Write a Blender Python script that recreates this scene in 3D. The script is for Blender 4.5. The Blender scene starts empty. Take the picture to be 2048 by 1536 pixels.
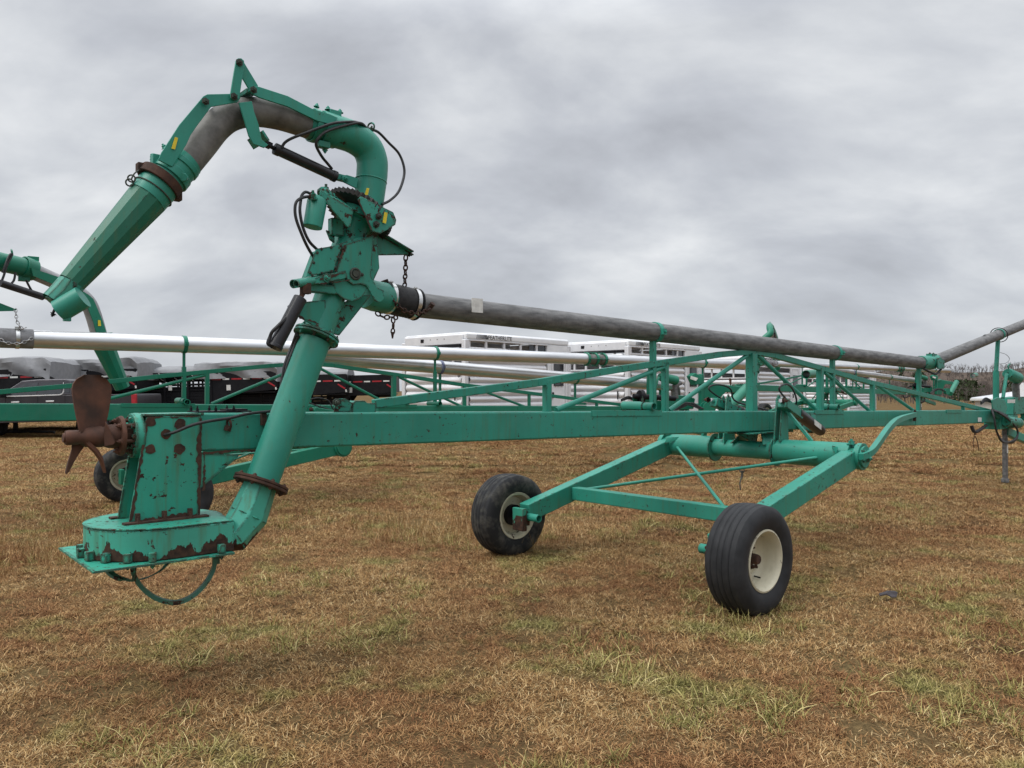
import bpy, bmesh, math, random
from mathutils import Vector, Matrix, Quaternion, noise as mnoise
V = Vector
R = math.radians
random.seed(7)
SC = bpy.context.scene
COL = SC.collection

# ------------------------------------------------------------------ camera
CAM_H = 1.58
FPX = 1539.0          # focal length in pixels of a 2048 px wide picture
HOR = 781.0
PITCH = math.atan((HOR-768)/FPX)
cd = bpy.data.cameras.new('camera'); cam = bpy.data.objects.new('camera', cd); COL.objects.link(cam)
cd.sensor_width = 36.0; cd.lens = 36.0*FPX/2048; cd.clip_end = 3000; cd.clip_start = 0.05
cam.location = (0,0,CAM_H); cam.rotation_euler = (math.pi/2+PITCH, 0, 0)
SC.camera = cam

# ------------------------------------------------------------------ world
w = bpy.data.worlds.new("World"); SC.world = w; w.use_nodes = True
SUN_EL, SUN_AZ = R(52), R(-120)
ZENITH = 3.2
def N(nt, typ, **kw):
    n = nt.nodes.new(typ)
    for k,v in kw.items():
        if k.startswith('i_'):
            key = k[2:]
            n.inputs[int(key) if key.isdigit() else key.replace('_',' ')].default_value = v
        else: setattr(n,k,v)
    return n
def world():
    nt = w.node_tree; nt.nodes.clear(); Lk = nt.links.new
    out = N(nt,'ShaderNodeOutputWorld'); bg = N(nt,'ShaderNodeBackground'); bg.inputs['Strength'].default_value = 1.0
    sky = N(nt,'ShaderNodeTexSky'); sky.sky_type='NISHITA'; sky.sun_disc=False; sky.sun_elevation=SUN_EL; sky.sun_rotation=SUN_AZ
    sm = N(nt,'ShaderNodeVectorMath',operation='SCALE'); sm.inputs['Scale'].default_value=0.10; Lk(sky.outputs[0],sm.inputs[0])
    tc = N(nt,'ShaderNodeTexCoord'); sep = N(nt,'ShaderNodeSeparateXYZ'); Lk(tc.outputs['Generated'],sep.inputs[0])
    zz = N(nt,'ShaderNodeMath',operation='MAXIMUM'); Lk(sep.outputs['Z'],zz.inputs[0]); zz.inputs[1].default_value=0.0
    za = N(nt,'ShaderNodeMath',operation='ADD'); Lk(zz.outputs[0],za.inputs[0]); za.inputs[1].default_value=0.50
    dx = N(nt,'ShaderNodeMath',operation='DIVIDE'); Lk(sep.outputs['X'],dx.inputs[0]); Lk(za.outputs[0],dx.inputs[1])
    dy = N(nt,'ShaderNodeMath',operation='DIVIDE'); Lk(sep.outputs['Y'],dy.inputs[0]); Lk(za.outputs[0],dy.inputs[1])
    cmb = N(nt,'ShaderNodeCombineXYZ'); Lk(dx.outputs[0],cmb.inputs[0]); Lk(dy.outputs[0],cmb.inputs[1])
    rot = N(nt,'ShaderNodeMapping'); Lk(cmb.outputs[0],rot.inputs[0]); rot.inputs['Rotation'].default_value=(0,0,R(38)); rot.inputs['Scale'].default_value=(1.55,2.3,1); rot.inputs['Location'].default_value=(2.3,0.9,0)
    n1 = N(nt,'ShaderNodeTexNoise'); n1.inputs['Scale'].default_value=1.5; n1.inputs['Detail'].default_value=9; n1.inputs['Roughness'].default_value=0.53; n1.inputs['Distortion'].default_value=0.2; Lk(rot.outputs[0],n1.inputs[0])
    rot2 = N(nt,'ShaderNodeMapping'); Lk(cmb.outputs[0],rot2.inputs[0]); rot2.inputs['Location'].default_value=(5.1,3.3,2); rot2.inputs['Scale'].default_value=(0.9,1.1,1)
    n2 = N(nt,'ShaderNodeTexNoise'); n2.inputs['Scale'].default_value=0.6; n2.inputs['Detail'].default_value=3; Lk(rot2.outputs[0],n2.inputs[0])
    mx = N(nt,'ShaderNodeMath',operation='MULTIPLY_ADD'); Lk(n1.outputs[0],mx.inputs[0]); mx.inputs[1].default_value=0.68
    m2 = N(nt,'ShaderNodeMath',operation='MULTIPLY'); Lk(n2.outputs[0],m2.inputs[0]); m2.inputs[1].default_value=0.32; Lk(m2.outputs[0],mx.inputs[2])
    # a real overcast deck: thinner and brighter towards the west, thicker towards the right of the view
    lf = N(nt,'ShaderNodeMath',operation='MULTIPLY_ADD'); Lk(sep.outputs['X'],lf.inputs[0]); lf.inputs[1].default_value=-0.07; Lk(mx.outputs[0],lf.inputs[2])
    cr = N(nt,'ShaderNodeValToRGB'); Lk(lf.outputs[0],cr.inputs[0]); e=cr.color_ramp
    e.elements[0].position=0.37; e.elements[0].color=(.41,.425,.46,1)
    e.elements[1].position=0.61; e.elements[1].color=(.77,.785,.80,1)
    a=e.elements.new(0.45); a.color=(.50,.52,.56,1); a=e.elements.new(0.52); a.color=(.61,.63,.66,1)
    # near the horizon the layers merge
    hz = N(nt,'ShaderNodeMapRange'); Lk(sep.outputs['Z'],hz.inputs[0]); hz.inputs[1].default_value=0.0; hz.inputs[2].default_value=0.16; hz.inputs[3].default_value=0.55; hz.inputs[4].default_value=0.0
    mh = N(nt,'ShaderNodeMix',data_type='RGBA'); Lk(hz.outputs[0],mh.inputs[0]); Lk(cr.outputs[0],mh.inputs[6]); mh.inputs[7].default_value=(.50,.53,.58,1)
    # an overcast sky is some three times brighter overhead than near the horizon
    zb = N(nt,'ShaderNodeMapRange'); Lk(sep.outputs['Z'],zb.inputs[0]); zb.inputs[1].default_value=0.42; zb.inputs[2].default_value=0.85; zb.inputs[3].default_value=1.0; zb.inputs[4].default_value=ZENITH
    zs = N(nt,'ShaderNodeVectorMath',operation='SCALE'); Lk(mh.outputs[2],zs.inputs[0]); Lk(zb.outputs[0],zs.inputs['Scale'])
    mk = N(nt,'ShaderNodeMix',data_type='RGBA'); mk.inputs[0].default_value=0.94; Lk(sm.outputs[0],mk.inputs[6]); Lk(zs.outputs[0],mk.inputs[7])
    Lk(mk.outputs[2],bg.inputs['Color']); Lk(bg.outputs[0],out.inputs[0])
world()
sd = bpy.data.lights.new('sun','SUN'); sd.energy = 1.4; sd.angle = R(28); sd.color=(1.0,.97,.92)
sun = bpy.data.objects.new('sun',sd); COL.objects.link(sun)
sun.rotation_euler = V((math.sin(SUN_AZ)*math.cos(SUN_EL), math.cos(SUN_AZ)*math.cos(SUN_EL), math.sin(SUN_EL))).to_track_quat('Z','Y').to_euler()
SC.view_settings.view_transform='Standard'; SC.view_settings.look='None'; SC.view_settings.exposure=0.16; SC.view_settings.gamma=1
SC.render.engine='CYCLES'
SC.cycles.max_bounces=6; SC.cycles.transparent_max_bounces=8

# ------------------------------------------------------------------ frames
def ray(px,py):
    u=(px-1024)/FPX; v=(768-py)/FPX
    return V((u, math.cos(PITCH)-v*math.sin(PITCH), math.sin(PITCH)+v*math.cos(PITCH)))
def atY(px,py,Y):
    r=ray(px,py); k=Y/r.y
    return V((0,0,CAM_H))+r*k
class Frame:                                  # a machine's own frame: x runs along it, y across, z up
    def __init__(s,ox,oy,ang,oz=0):
        s.o=V((ox,oy,oz)); s.a=ang; s.d=V((math.cos(ang),math.sin(ang),0)); s.n=V((math.sin(ang),-math.cos(ang),0))
    def __call__(s,px,py,side=0.0):           # point of the vertical plane 'side' metres towards the viewer
        r=ray(px,py); c=V((0,0,CAM_H))
        k=(side-(c-s.o).dot(s.n))/r.dot(s.n); p=c+r*k-s.o
        return V((p.dot(s.d),-p.dot(s.n),p.z))
M1 = Frame(.837,6.50,math.atan2(.661,.751))
M2 = Frame(-4.72,10.0,math.atan2(.625,.78))
M3OFF = V((15.07,18.07,.33))

# ------------------------------------------------------------------ materials
MATS={}
def newmat(name):
    m=bpy.data.materials.new(name); m.use_nodes=True; nt=m.node_tree; b=nt.nodes['Principled BSDF']; return m,nt,b
def paint(name, c, rust=0.3, edge=0.5, streak=0.3, rough=0.42, zlow=None, fade=0.25, spot=22, er=.012):
    m,nt,b=newmat(name); Lk=nt.links.new
    tc=N(nt,'ShaderNodeTexCoord'); P=tc.outputs['Object']
    def noise(scale,detail=4,rough_=.55,mp=None,off=(0,0,0)):
        n=N(nt,'ShaderNodeTexNoise'); n.inputs['Scale'].default_value=scale; n.inputs['Detail'].default_value=detail; n.inputs['Roughness'].default_value=rough_
        q=N(nt,'ShaderNodeMapping'); Lk(P,q.inputs[0]); q.inputs['Location'].default_value=off
        if mp: q.inputs['Scale'].default_value=mp
        Lk(q.outputs[0],n.inputs[0]); return n.outputs[0]
    def mr(x,a,b_,lo=0,hi=1):
        n=N(nt,'ShaderNodeMapRange'); Lk(x,n.inputs[0]); n.inputs[1].default_value=a; n.inputs[2].default_value=b_; n.inputs[3].default_value=lo; n.inputs[4].default_value=hi; return n.outputs[0]
    def math_(op,x,y):
        n=N(nt,'ShaderNodeMath',operation=op)
        for i,q in enumerate((x,y)):
            if isinstance(q,(int,float)): n.inputs[i].default_value=q
            else: Lk(q,n.inputs[i])
        return n.outputs[0]
    def mix(f,a,b_):
        n=N(nt,'ShaderNodeMix',data_type='RGBA'); Lk(f,n.inputs[0])
        for i,q in ((6,a),(7,b_)):
            if isinstance(q,tuple): n.inputs[i].default_value=(*q,1)
            else: Lk(q,n.inputs[i])
        return n.outputs[2]
    pale=tuple(min(1,x*.75+.07) for x in c); dark=tuple(x*.78 for x in c)
    base=mix(mr(noise(2.2,3),.35,.7,0,1),dark,c)
    base=mix(mr(noise(5,5,.6,off=(3,1,7)),.5,.78,0,fade),base,pale)
    dirt=mr(noise(26,4,.6,mp=(1,1,.07),off=(1,5,2)),.52,.70,0,streak)
    base=mix(dirt,base,(.055+c[0]*.3,.085+c[1]*.2,.035+c[2]*.2))
    grime=mr(noise(40,3,.7,off=(4,4,4)),.55,.8,0,.25); base=mix(grime,base,tuple(x*.55 for x in c))
    mask=None
    if rust>0:
        low=mr(noise(2.6,3,off=(9,2,5)),.42,.60,0,1)
        s=mr(noise(spot,5,.68,off=(2,8,3)),.68-.115*rust,.695-.115*rust)
        mask=math_('MULTIPLY',s,math_('ADD',math_('MULTIPLY',low,.85),.15 if rust>.6 else 0.0))
        mask=mr(mask,.35,.45)
    if edge>0:
        bv=N(nt,'ShaderNodeBevel',samples=4); bv.inputs['Radius'].default_value=er
        g=N(nt,'ShaderNodeNewGeometry'); dt=N(nt,'ShaderNodeVectorMath',operation='DOT_PRODUCT'); Lk(bv.outputs[0],dt.inputs[0]); Lk(g.outputs['Normal'],dt.inputs[1])
        ed=mr(dt.outputs['Value'],.998,.95); en=mr(noise(14,5,.7,off=(6,6,1)),.64-.22*edge,.70-.22*edge)
        ed=math_('MULTIPLY',ed,en); ed=mr(ed,.3,.5)
        mask=ed if mask is None else math_('MAXIMUM',mask,ed)
    if zlow is not None:
        sp=N(nt,'ShaderNodeSeparateXYZ'); Lk(P,sp.inputs[0])
        nz=noise(9,6,.66,mp=(1,1,.35),off=(8,0,2)); lim=mr(nz,.36,.66,zlow[0],zlow[1])
        zl=math_('LESS_THAN',sp.outputs[2],lim); mask=zl if mask is None else math_('MAXIMUM',mask,zl)
    b.inputs['Roughness'].default_value=rough
    if mask is not None:
        rc=mix(mr(noise(35,4),.35,.7),(.022,.013,.010),(.070,.034,.021))
        base=mix(mask,base,rc)
        rr=mr(mask,0,1,rough,.92); Lk(rr,b.inputs['Roughness'])
        bp=N(nt,'ShaderNodeBump'); bp.inputs['Strength'].default_value=.5; bp.inputs['Distance'].default_value=.003
        hn=math_('SUBTRACT',math_('MULTIPLY',noise(60,3),.25),mask); Lk(hn,bp.inputs['Height']); Lk(bp.outputs[0],b.inputs['Normal'])
    Lk(base,b.inputs['Base Color'])
    b.inputs['Specular IOR Level'].default_value=.35
    return m
def mottled(name,a,c,scale=8,rough=.6,metal=0,stretch=(1,1,1),bump=0,lo=.35,hi=.68,coord='Object',detail=5,spec=.4):
    m,nt,b=newmat(name); Lk=nt.links.new
    tc=N(nt,'ShaderNodeTexCoord'); q=N(nt,'ShaderNodeMapping'); Lk(tc.outputs[coord],q.inputs[0]); q.inputs['Scale'].default_value=stretch
    n=N(nt,'ShaderNodeTexNoise'); n.inputs['Scale'].default_value=scale; n.inputs['Detail'].default_value=detail; n.inputs['Roughness'].default_value=.62; Lk(q.outputs[0],n.inputs[0])
    r=N(nt,'ShaderNodeMapRange'); Lk(n.outputs[0],r.inputs[0]); r.inputs[1].default_value=lo; r.inputs[2].default_value=hi
    x=N(nt,'ShaderNodeMix',data_type='RGBA'); Lk(r.outputs[0],x.inputs[0]); x.inputs[6].default_value=(*a,1); x.inputs[7].default_value=(*c,1); Lk(x.outputs[2],b.inputs['Base Color'])
    b.inputs['Roughness'].default_value=rough; b.inputs['Metallic'].default_value=metal; b.inputs['Specular IOR Level'].default_value=spec
    if bump:
        bp=N(nt,'ShaderNodeBump'); bp.inputs['Strength'].default_value=bump; bp.inputs['Distance'].default_value=.004; Lk(n.outputs[0],bp.inputs['Height']); Lk(bp.outputs[0],b.inputs['Normal'])
    return m
TEAL=(.029,.268,.196); TEAL2=(.012,.195,.120)
mt_beam=paint('teal paint',TEAL,rust=.55,edge=.45,streak=.45,spot=30)
mt_tube=paint('teal tube paint',TEAL,rust=.35,edge=0,streak=.3,spot=26)
mt_head=paint('rusty teal paint',(.035,.33,.235),rust=.62,edge=.95,streak=.7,spot=24,er=.028)
mt_vol=paint('volute teal paint',(.06,.37,.275),rust=.6,edge=.9,streak=.75,zlow=(.742,.842),er=.016,spot=24)
mt_pivot=paint('chipped teal paint',TEAL,rust=.95,edge=.95,streak=.35,er=.018,spot=18)
mt_clean=paint('deep green paint',TEAL2,rust=0.05,edge=0,streak=.15,rough=.38)
mt_rust=mottled('brown rust',(.028,.016,.012),(.085,.040,.025),22,.9,bump=.5)
mt_prop=mottled('bare rusty steel',(.040,.020,.013),(.125,.048,.026),7,.72,bump=.35)
mt_bolt=mottled('rusty bolt',(.03,.03,.025),(.07,.09,.07),30,.75)
mt_chain=mottled('rusted chain',(.03,.018,.015),(.075,.035,.025),40,.85)
mt_chain2=mottled('zinc chain',(.35,.35,.36),(.5,.5,.5),40,.4,metal=.8)
mt_gray=mottled('weathered galvanised steel',(.078,.078,.078),(.225,.223,.22),16,.6,metal=.2,stretch=(.35,1.6,1.6),bump=.2,lo=.34,hi=.72,detail=8)
mt_silver=mottled('new aluminium',(.55,.555,.56),(.72,.725,.73),3,.33,metal=.85,stretch=(.5,2,2),bump=.05)
mt_galv=mottled('dirty spout steel',(.07,.068,.062),(.22,.215,.20),6,.6,metal=.2,bump=.1)
mt_rub=mottled('black rubber sleeve',(.012,.012,.013),(.035,.035,.036),20,.7,bump=.4)
mt_hose=mottled('hydraulic hose rubber',(.012,.012,.013),(.028,.028,.03),30,.5)
mt_cyl=mottled('black cylinder paint',(.010,.010,.013),(.024,.024,.028),6,.35)
mt_chrome=mottled('chrome rod',(.5,.5,.5),(.6,.6,.6),5,.15,metal=1)
mt_tire=mottled('tyre rubber',(.010,.011,.013),(.026,.027,.030),7,.70,bump=.15)
mt_tire2=mottled('dusty tyre rubber',(.012,.013,.015),(.085,.08,.068),9,.8,bump=.2,lo=.47,hi=.75)
mt_rim=mottled('cream rim paint',(.50,.46,.32),(.66,.61,.45),5,.45)
mt_clamp=mottled('stainless clamp',(.5,.5,.5),(.65,.65,.63),20,.3,metal=.9)
mt_white=mottled('white decal',(.55,.55,.52),(.75,.75,.72),25,.5)
mt_yel=mottled('yellow decal',(.60,.46,.02),(.75,.6,.04),20,.5)
mt_black=mottled('black paint',(.005,.005,.007),(.011,.011,.013),5,.5,spec=.2)
mt_al=mottled('trailer aluminium',(.62,.62,.64),(.70,.70,.71),3,.42,metal=.1,stretch=(.3,1,1))
mt_alw=mottled('white trailer skin',(.70,.71,.73),(.80,.81,.82),3,.4)
mt_tarp=mottled('grey canvas tarp',(.20,.203,.212),(.25,.253,.262),5,.85,bump=1.0)
mt_trim=mottled('bright trim',(.6,.6,.6),(.7,.7,.7),5,.3)
mt_hoop=paint('scraped guard paint',(.05,.17,.125),rust=1.25,edge=0,streak=.6,spot=14)
mt_corr=paint('corroded teal paint',(.04,.30,.21),rust=2.6,edge=1,streak=.3,spot=20)
mt_red=mottled('red reflector',(.28,.015,.02),(.4,.02,.03),10,.4)
mt_glass=mottled('dark tinted glass',(.012,.014,.017),(.03,.033,.04),2,.08,spec=.8)
mt_truck=mottled('metallic grey car paint',(.045,.042,.048),(.06,.056,.062),3,.28,metal=.6,spec=.6)
mt_wall=mottled('pale metal siding',(.50,.48,.44),(.6,.58,.53),4,.6)
mt_roof=mottled('pale metal roof',(.45,.46,.48),(.55,.56,.58),4,.5)
mt_strap=mottled('blue grey strap',(.10,.12,.25),(.2,.22,.3),20,.7)

# ------------------------------------------------------------------ mesh building
class MB:
    def __init__(s): s.v=[]; s.f=[]; s.mi=[]; s.m=0
    def add(s,vs,fs):
        o=len(s.v); s.v+= [V(x) for x in vs]; s.f+=[[i+o for i in f] for f in fs]; s.mi+=[s.m]*len(fs)
    def boxm(s,M):
        c=[M@V((x,y,z)) for x in(-.5,.5) for y in(-.5,.5) for z in(-.5,.5)]
        s.add(c,[(0,1,3,2),(4,6,7,5),(0,4,5,1),(2,3,7,6),(0,2,6,4),(1,5,7,3)])
    def box(s,c,d,rot=None):
        M=Matrix.Translation(c)@(rot.to_4x4() if rot else Matrix())@Matrix.Diagonal((*d,1)); s.boxm(M)
    def box2(s,a,b):
        a=V(a);b=V(b); s.box((a+b)/2,[abs(x) for x in (b-a)])
    def bar(s,p0,p1,wd,ht,up=(0,0,1)):
        p0=V(p0);p1=V(p1);x=(p1-p0); L=x.length; x.normalize(); y=V(up).cross(x)
        if y.length<1e-4: y=V((0,1,0)).cross(x)
        y.normalize(); z=x.cross(y)
        M=Matrix((x,y,z)).transposed().to_4x4(); M.translation=(p0+p1)/2
        s.boxm(M@Matrix.Diagonal((L,wd,ht,1)))
    def tube(s,pts,r,seg=20,caps=True,ref=None):
        pts=[V(p) for p in pts]; n=len(pts)
        rs=r if isinstance(r,(list,tuple)) else [r]*n
        T=[]
        for i in range(n):
            a=pts[max(0,i-1)]; b=pts[min(n-1,i+1)]; T.append((b-a).normalized())
        u=V(ref) if ref else V((0,0,1)); u=u-T[0]*u.dot(T[0])
        if u.length<1e-3: u=V((1,0,0))-T[0]*T[0].x
        u.normalize(); vs=[]
        for i in range(n):
            if i>0:
                q=T[i-1].rotation_difference(T[i]); u=q@u; u=(u-T[i]*u.dot(T[i])).normalized()
            w_=T[i].cross(u)
            for k in range(seg):
                a=2*math.pi*k/seg; vs.append(pts[i]+rs[i]*(math.cos(a)*u+math.sin(a)*w_))
        fs=[(i*seg+k,i*seg+(k+1)%seg,(i+1)*seg+(k+1)%seg,(i+1)*seg+k) for i in range(n-1) for k in range(seg)]
        if caps: fs+=[tuple(range(seg))[::-1],tuple(range((n-1)*seg,n*seg))]
        s.add(vs,fs)
    def lathe(s,prof,o,ax,seg=32,closed=False):      # prof: (radius, along)
        o=V(o);ax=V(ax).normalized(); u=V((0,0,1))-ax*ax.z
        if u.length<1e-3: u=V((1,0,0))
        u.normalize(); w_=ax.cross(u); vs=[]
        for r_,a_ in prof:
            for k in range(seg):
                t=2*math.pi*k/seg; vs.append(o+ax*a_+r_*(math.cos(t)*u+math.sin(t)*w_))
        n=len(prof); rng=range(n if closed else n-1)
        fs=[(i*seg+k,i*seg+(k+1)%seg,((i+1)%n)*seg+(k+1)%seg,((i+1)%n)*seg+k) for i in rng for k in range(seg)]
        s.add(vs,fs)
    def disc(s,o,ax,r,h,seg=32): s.lathe([(0.0001,-h/2),(r,-h/2),(r,h/2),(.0001,h/2)],o,ax,seg)
    def pipe_open(s,p0,p1,r,th,seg=20):
        p0=V(p0);p1=V(p1); L=(p1-p0).length; s.lathe([(r-th,0),(r,0),(r,L),(r-th,L)],p0,p1-p0,seg,closed=True)
    def torus(s,o,ax,R_,r_,seg=32,ss=8):
        s.lathe([(R_+r_*math.cos(2*math.pi*k/ss),r_*math.sin(2*math.pi*k/ss)) for k in range(ss)],o,ax,seg,closed=True)
    def band(s,o,ax,r,wd,th,seg=32): s.lathe([(r,-wd/2),(r+th,-wd/2),(r+th,wd/2),(r,wd/2)],o,ax,seg,closed=True)
    def plate(s,pts,nrm,th):
        nrm=V(nrm).normalized()*th/2; pts=[V(p) for p in pts]; n=len(pts)
        vs=[p+nrm for p in pts]+[p-nrm for p in pts]
        s.add(vs,[tuple(range(n)),tuple(range(2*n-1,n-1,-1))]+[(i,i+n,(i+1)%n+n,(i+1)%n) for i in range(n)])
    def bolt(s,p,ax,r=.012,h=.012):
        p=V(p);ax=V(ax).normalized(); s.lathe([(r*1.6,0),(r*1.6,h*.25),(r,h*.25),(r,h*1.1),(r*.5,h*1.1),(r*.5,h*1.7),(.0001,h*1.7)],p,ax,6)
    def chain(s,pts,link=.035,r=.0045,wd=.011):
        pts=[V(p) for p in pts]; cum=[0]
        for a,b in zip(pts,pts[1:]): cum.append(cum[-1]+(b-a).length)
        n=max(2,int(cum[-1]/(link*.78))); k=0
        def at(d):
            for i in range(len(pts)-1):
                if d<=cum[i+1] or i==len(pts)-2: return pts[i].lerp(pts[i+1],min(1,(d-cum[i])/max(1e-6,cum[i+1]-cum[i])))
        for i in range(n):
            a=at(cum[-1]*i/n);b=at(cum[-1]*(i+1)/n); c=(a+b)/2; x=(b-a).normalized(); y=x.cross(V((0.2,1,.1))).normalized(); z=x.cross(y)
            if i%2: y=z
            lp=[]
            for j in range(12):
                t=2*math.pi*j/12; lp.append(c+x*math.cos(t)*link*.5+y*math.sin(t)*wd)
            lp.append(lp[0]); s.tube(lp,r,6,False)
    def build(s,name,mat,parent=None,bevel=0,smooth=35,bseg=2,tri=False):
        me=bpy.data.meshes.new(name); me.from_pydata([tuple(x) for x in s.v],[],s.f)
        ml=mat if isinstance(mat,(list,tuple)) else [mat]
        for m in ml: me.materials.append(m)
        if len(ml)>1: me.polygons.foreach_set('material_index',s.mi)
        bm=bmesh.new(); bm.from_mesh(me); bmesh.ops.remove_doubles(bm,verts=bm.verts,dist=1e-6)
        bmesh.ops.recalc_face_normals(bm,faces=bm.faces); bm.to_mesh(me); bm.free()
        if smooth:
            me.shade_smooth()
            me.set_sharp_from_angle(angle=R(smooth))
        o=bpy.data.objects.new(name,me); COL.objects.link(o)
        if parent: o.parent=parent
        if bevel:
            md=o.modifiers.new('bevel','BEVEL'); md.width=bevel; md.segments=bseg; md.limit_method='ANGLE'; md.angle_limit=R(40); md.harden_normals=False
        return o
def empty(name,loc=(0,0,0),rz=0,label='',cat='',group=None):
    o=bpy.data.objects.new(name,None); COL.objects.link(o); o.location=loc; o.rotation_euler=(0,0,rz); o.empty_display_size=.3
    tag(o,label,cat,group); return o
def tag(o,label=None,cat=None,group=None,kind=None):
    if label: o['label']=label
    if cat: o['category']=cat
    if group: o['group']=group
    if kind: o['kind']=kind
    return o
def kids(o): return [c for c in bpy.data.objects if c.parent==o]
def copy_tree(o,parent=None):
    c=o.copy(); COL.objects.link(c); c.parent=parent
    for ch in kids(o): copy_tree(ch,c)
    return c
def spline(pts,n=8):                         # Catmull-Rom
    pts=[V(p) for p in pts]; P=[pts[0]*2-pts[1]]+pts+[pts[-1]*2-pts[-2]]; out=[]
    for i in range(1,len(P)-2):
        for k in range(n):
            t=k/n; a,b,c,d=P[i-1],P[i],P[i+1],P[i+2]
            out.append(.5*((2*b)+(c-a)*t+(2*a-5*b+4*c-d)*t*t+(-a+3*b-3*c+d)*t**3))
    out.append(pts[-1]); return out
def text_mesh(body,size,mat,name,parent,loc,rot,extrude=.002):
    cu=bpy.data.curves.new(name,'FONT'); cu.body=body; cu.size=size; cu.extrude=extrude
    t=bpy.data.objects.new(name,cu); COL.objects.link(t); dg=bpy.context.evaluated_depsgraph_get()
    me=bpy.data.meshes.new_from_object(t.evaluated_get(dg)); bpy.data.objects.remove(t); me.materials.clear(); me.materials.append(mat)
    o=bpy.data.objects.new(name,me); COL.objects.link(o); o.parent=parent; o.location=loc; o.rotation_euler=rot; return o

# ------------------------------------------------------------------ ground
def sst(x,a,b):
    t=max(0,min(1,(x-a)/(b-a))); return t*t*(3-2*t)
def gz(x,y):
    g=.24*sst(y,13,20)*(1-sst(y,36,44))*sst(x,-9,-3)
    g+=(.020*mnoise.noise(V((x*.35,y*.35,0)))+.008*mnoise.noise(V((x*1.1,y*1.1,4))))*(1-sst(y,15,22)*.6)
    return g if y>-30 else 0
def ground():
    m,nt,b=newmat('dead lawn soil'); Lk=nt.links.new
    g=N(nt,'ShaderNodeNewGeometry')
    def nz(s,d,r=.6,off=0):
        q=N(nt,'ShaderNodeMapping'); Lk(g.outputs['Position'],q.inputs[0]); q.inputs['Location'].default_value=(off,off,0)
        n=N(nt,'ShaderNodeTexNoise'); n.inputs['Scale'].default_value=s; n.inputs['Detail'].default_value=d; n.inputs['Roughness'].default_value=r; Lk(q.outputs[0],n.inputs[0]); return n.outputs[0]
    def ramp(x,els):
        c=N(nt,'ShaderNodeValToRGB'); Lk(x,c.inputs[0]); r=c.color_ramp
        r.elements[0].position=els[0][0]; r.elements[0].color=(*els[0][1],1); r.elements[1].position=els[-1][0]; r.elements[1].color=(*els[-1][1],1)
        for p,k in els[1:-1]: q=r.elements.new(p); q.color=(*k,1)
        return c.outputs[0]
    a=ramp(nz(.75,5),[(.3,(.105,.058,.030)),(.45,(.145,.090,.042)),(.58,(.172,.120,.056)),(.72,(.135,.118,.047))])
    fine=ramp(nz(38,6,.75,3),[(.3,(.35,.35,.35)),(.5,(.80,.80,.80)),(.7,(1.35,1.35,1.3))])
    x=N(nt,'ShaderNodeMix',data_type='RGBA',blend_type='MULTIPLY'); x.inputs[0].default_value=1; Lk(a,x.inputs[6]); Lk(fine,x.inputs[7]); Lk(x.outputs[2],b.inputs['Base Color'])
    b.inputs['Roughness'].default_value=1; b.inputs['Specular IOR Level'].default_value=.05
    bp=N(nt,'ShaderNodeBump'); bp.inputs['Distance'].default_value=.05; bp.inputs['Strength'].default_value=.9; Lk(nz(16,6,.7),bp.inputs['Height']); Lk(bp.outputs[0],b.inputs['Normal'])
    xs=[-900,-400,-200,-100,-60]+[-40+i*1.0 for i in range(30)]+[-10+i*.22 for i in range(92)]+[11+i*1.0 for i in range(30)]+[60,100,200,400,900]
    ys=[-200,-60,-20,-6]+[i*.22 for i in range(0,64)]+[14.3+i*.6 for i in range(0,62)]+[52,60,80,120,200,400,900,1800]
    vs=[(x_,y_,gz(x_,y_)-(0 if y_<60 else 0.0)) for y_ in ys for x_ in xs]; nx=len(xs)
    fs=[(j*nx+i,j*nx+i+1,(j+1)*nx+i+1,(j+1)*nx+i) for j in range(len(ys)-1) for i in range(nx-1)]
    me=bpy.data.meshes.new('ground'); me.from_pydata(vs,[],fs); me.shade_smooth(); me.materials.append(m)
    o=bpy.data.objects.new('ground',me); COL.objects.link(o); tag(o,kind='structure',label='worn field of dead brown lawn reaching to the horizon',cat='ground')
ground()

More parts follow.
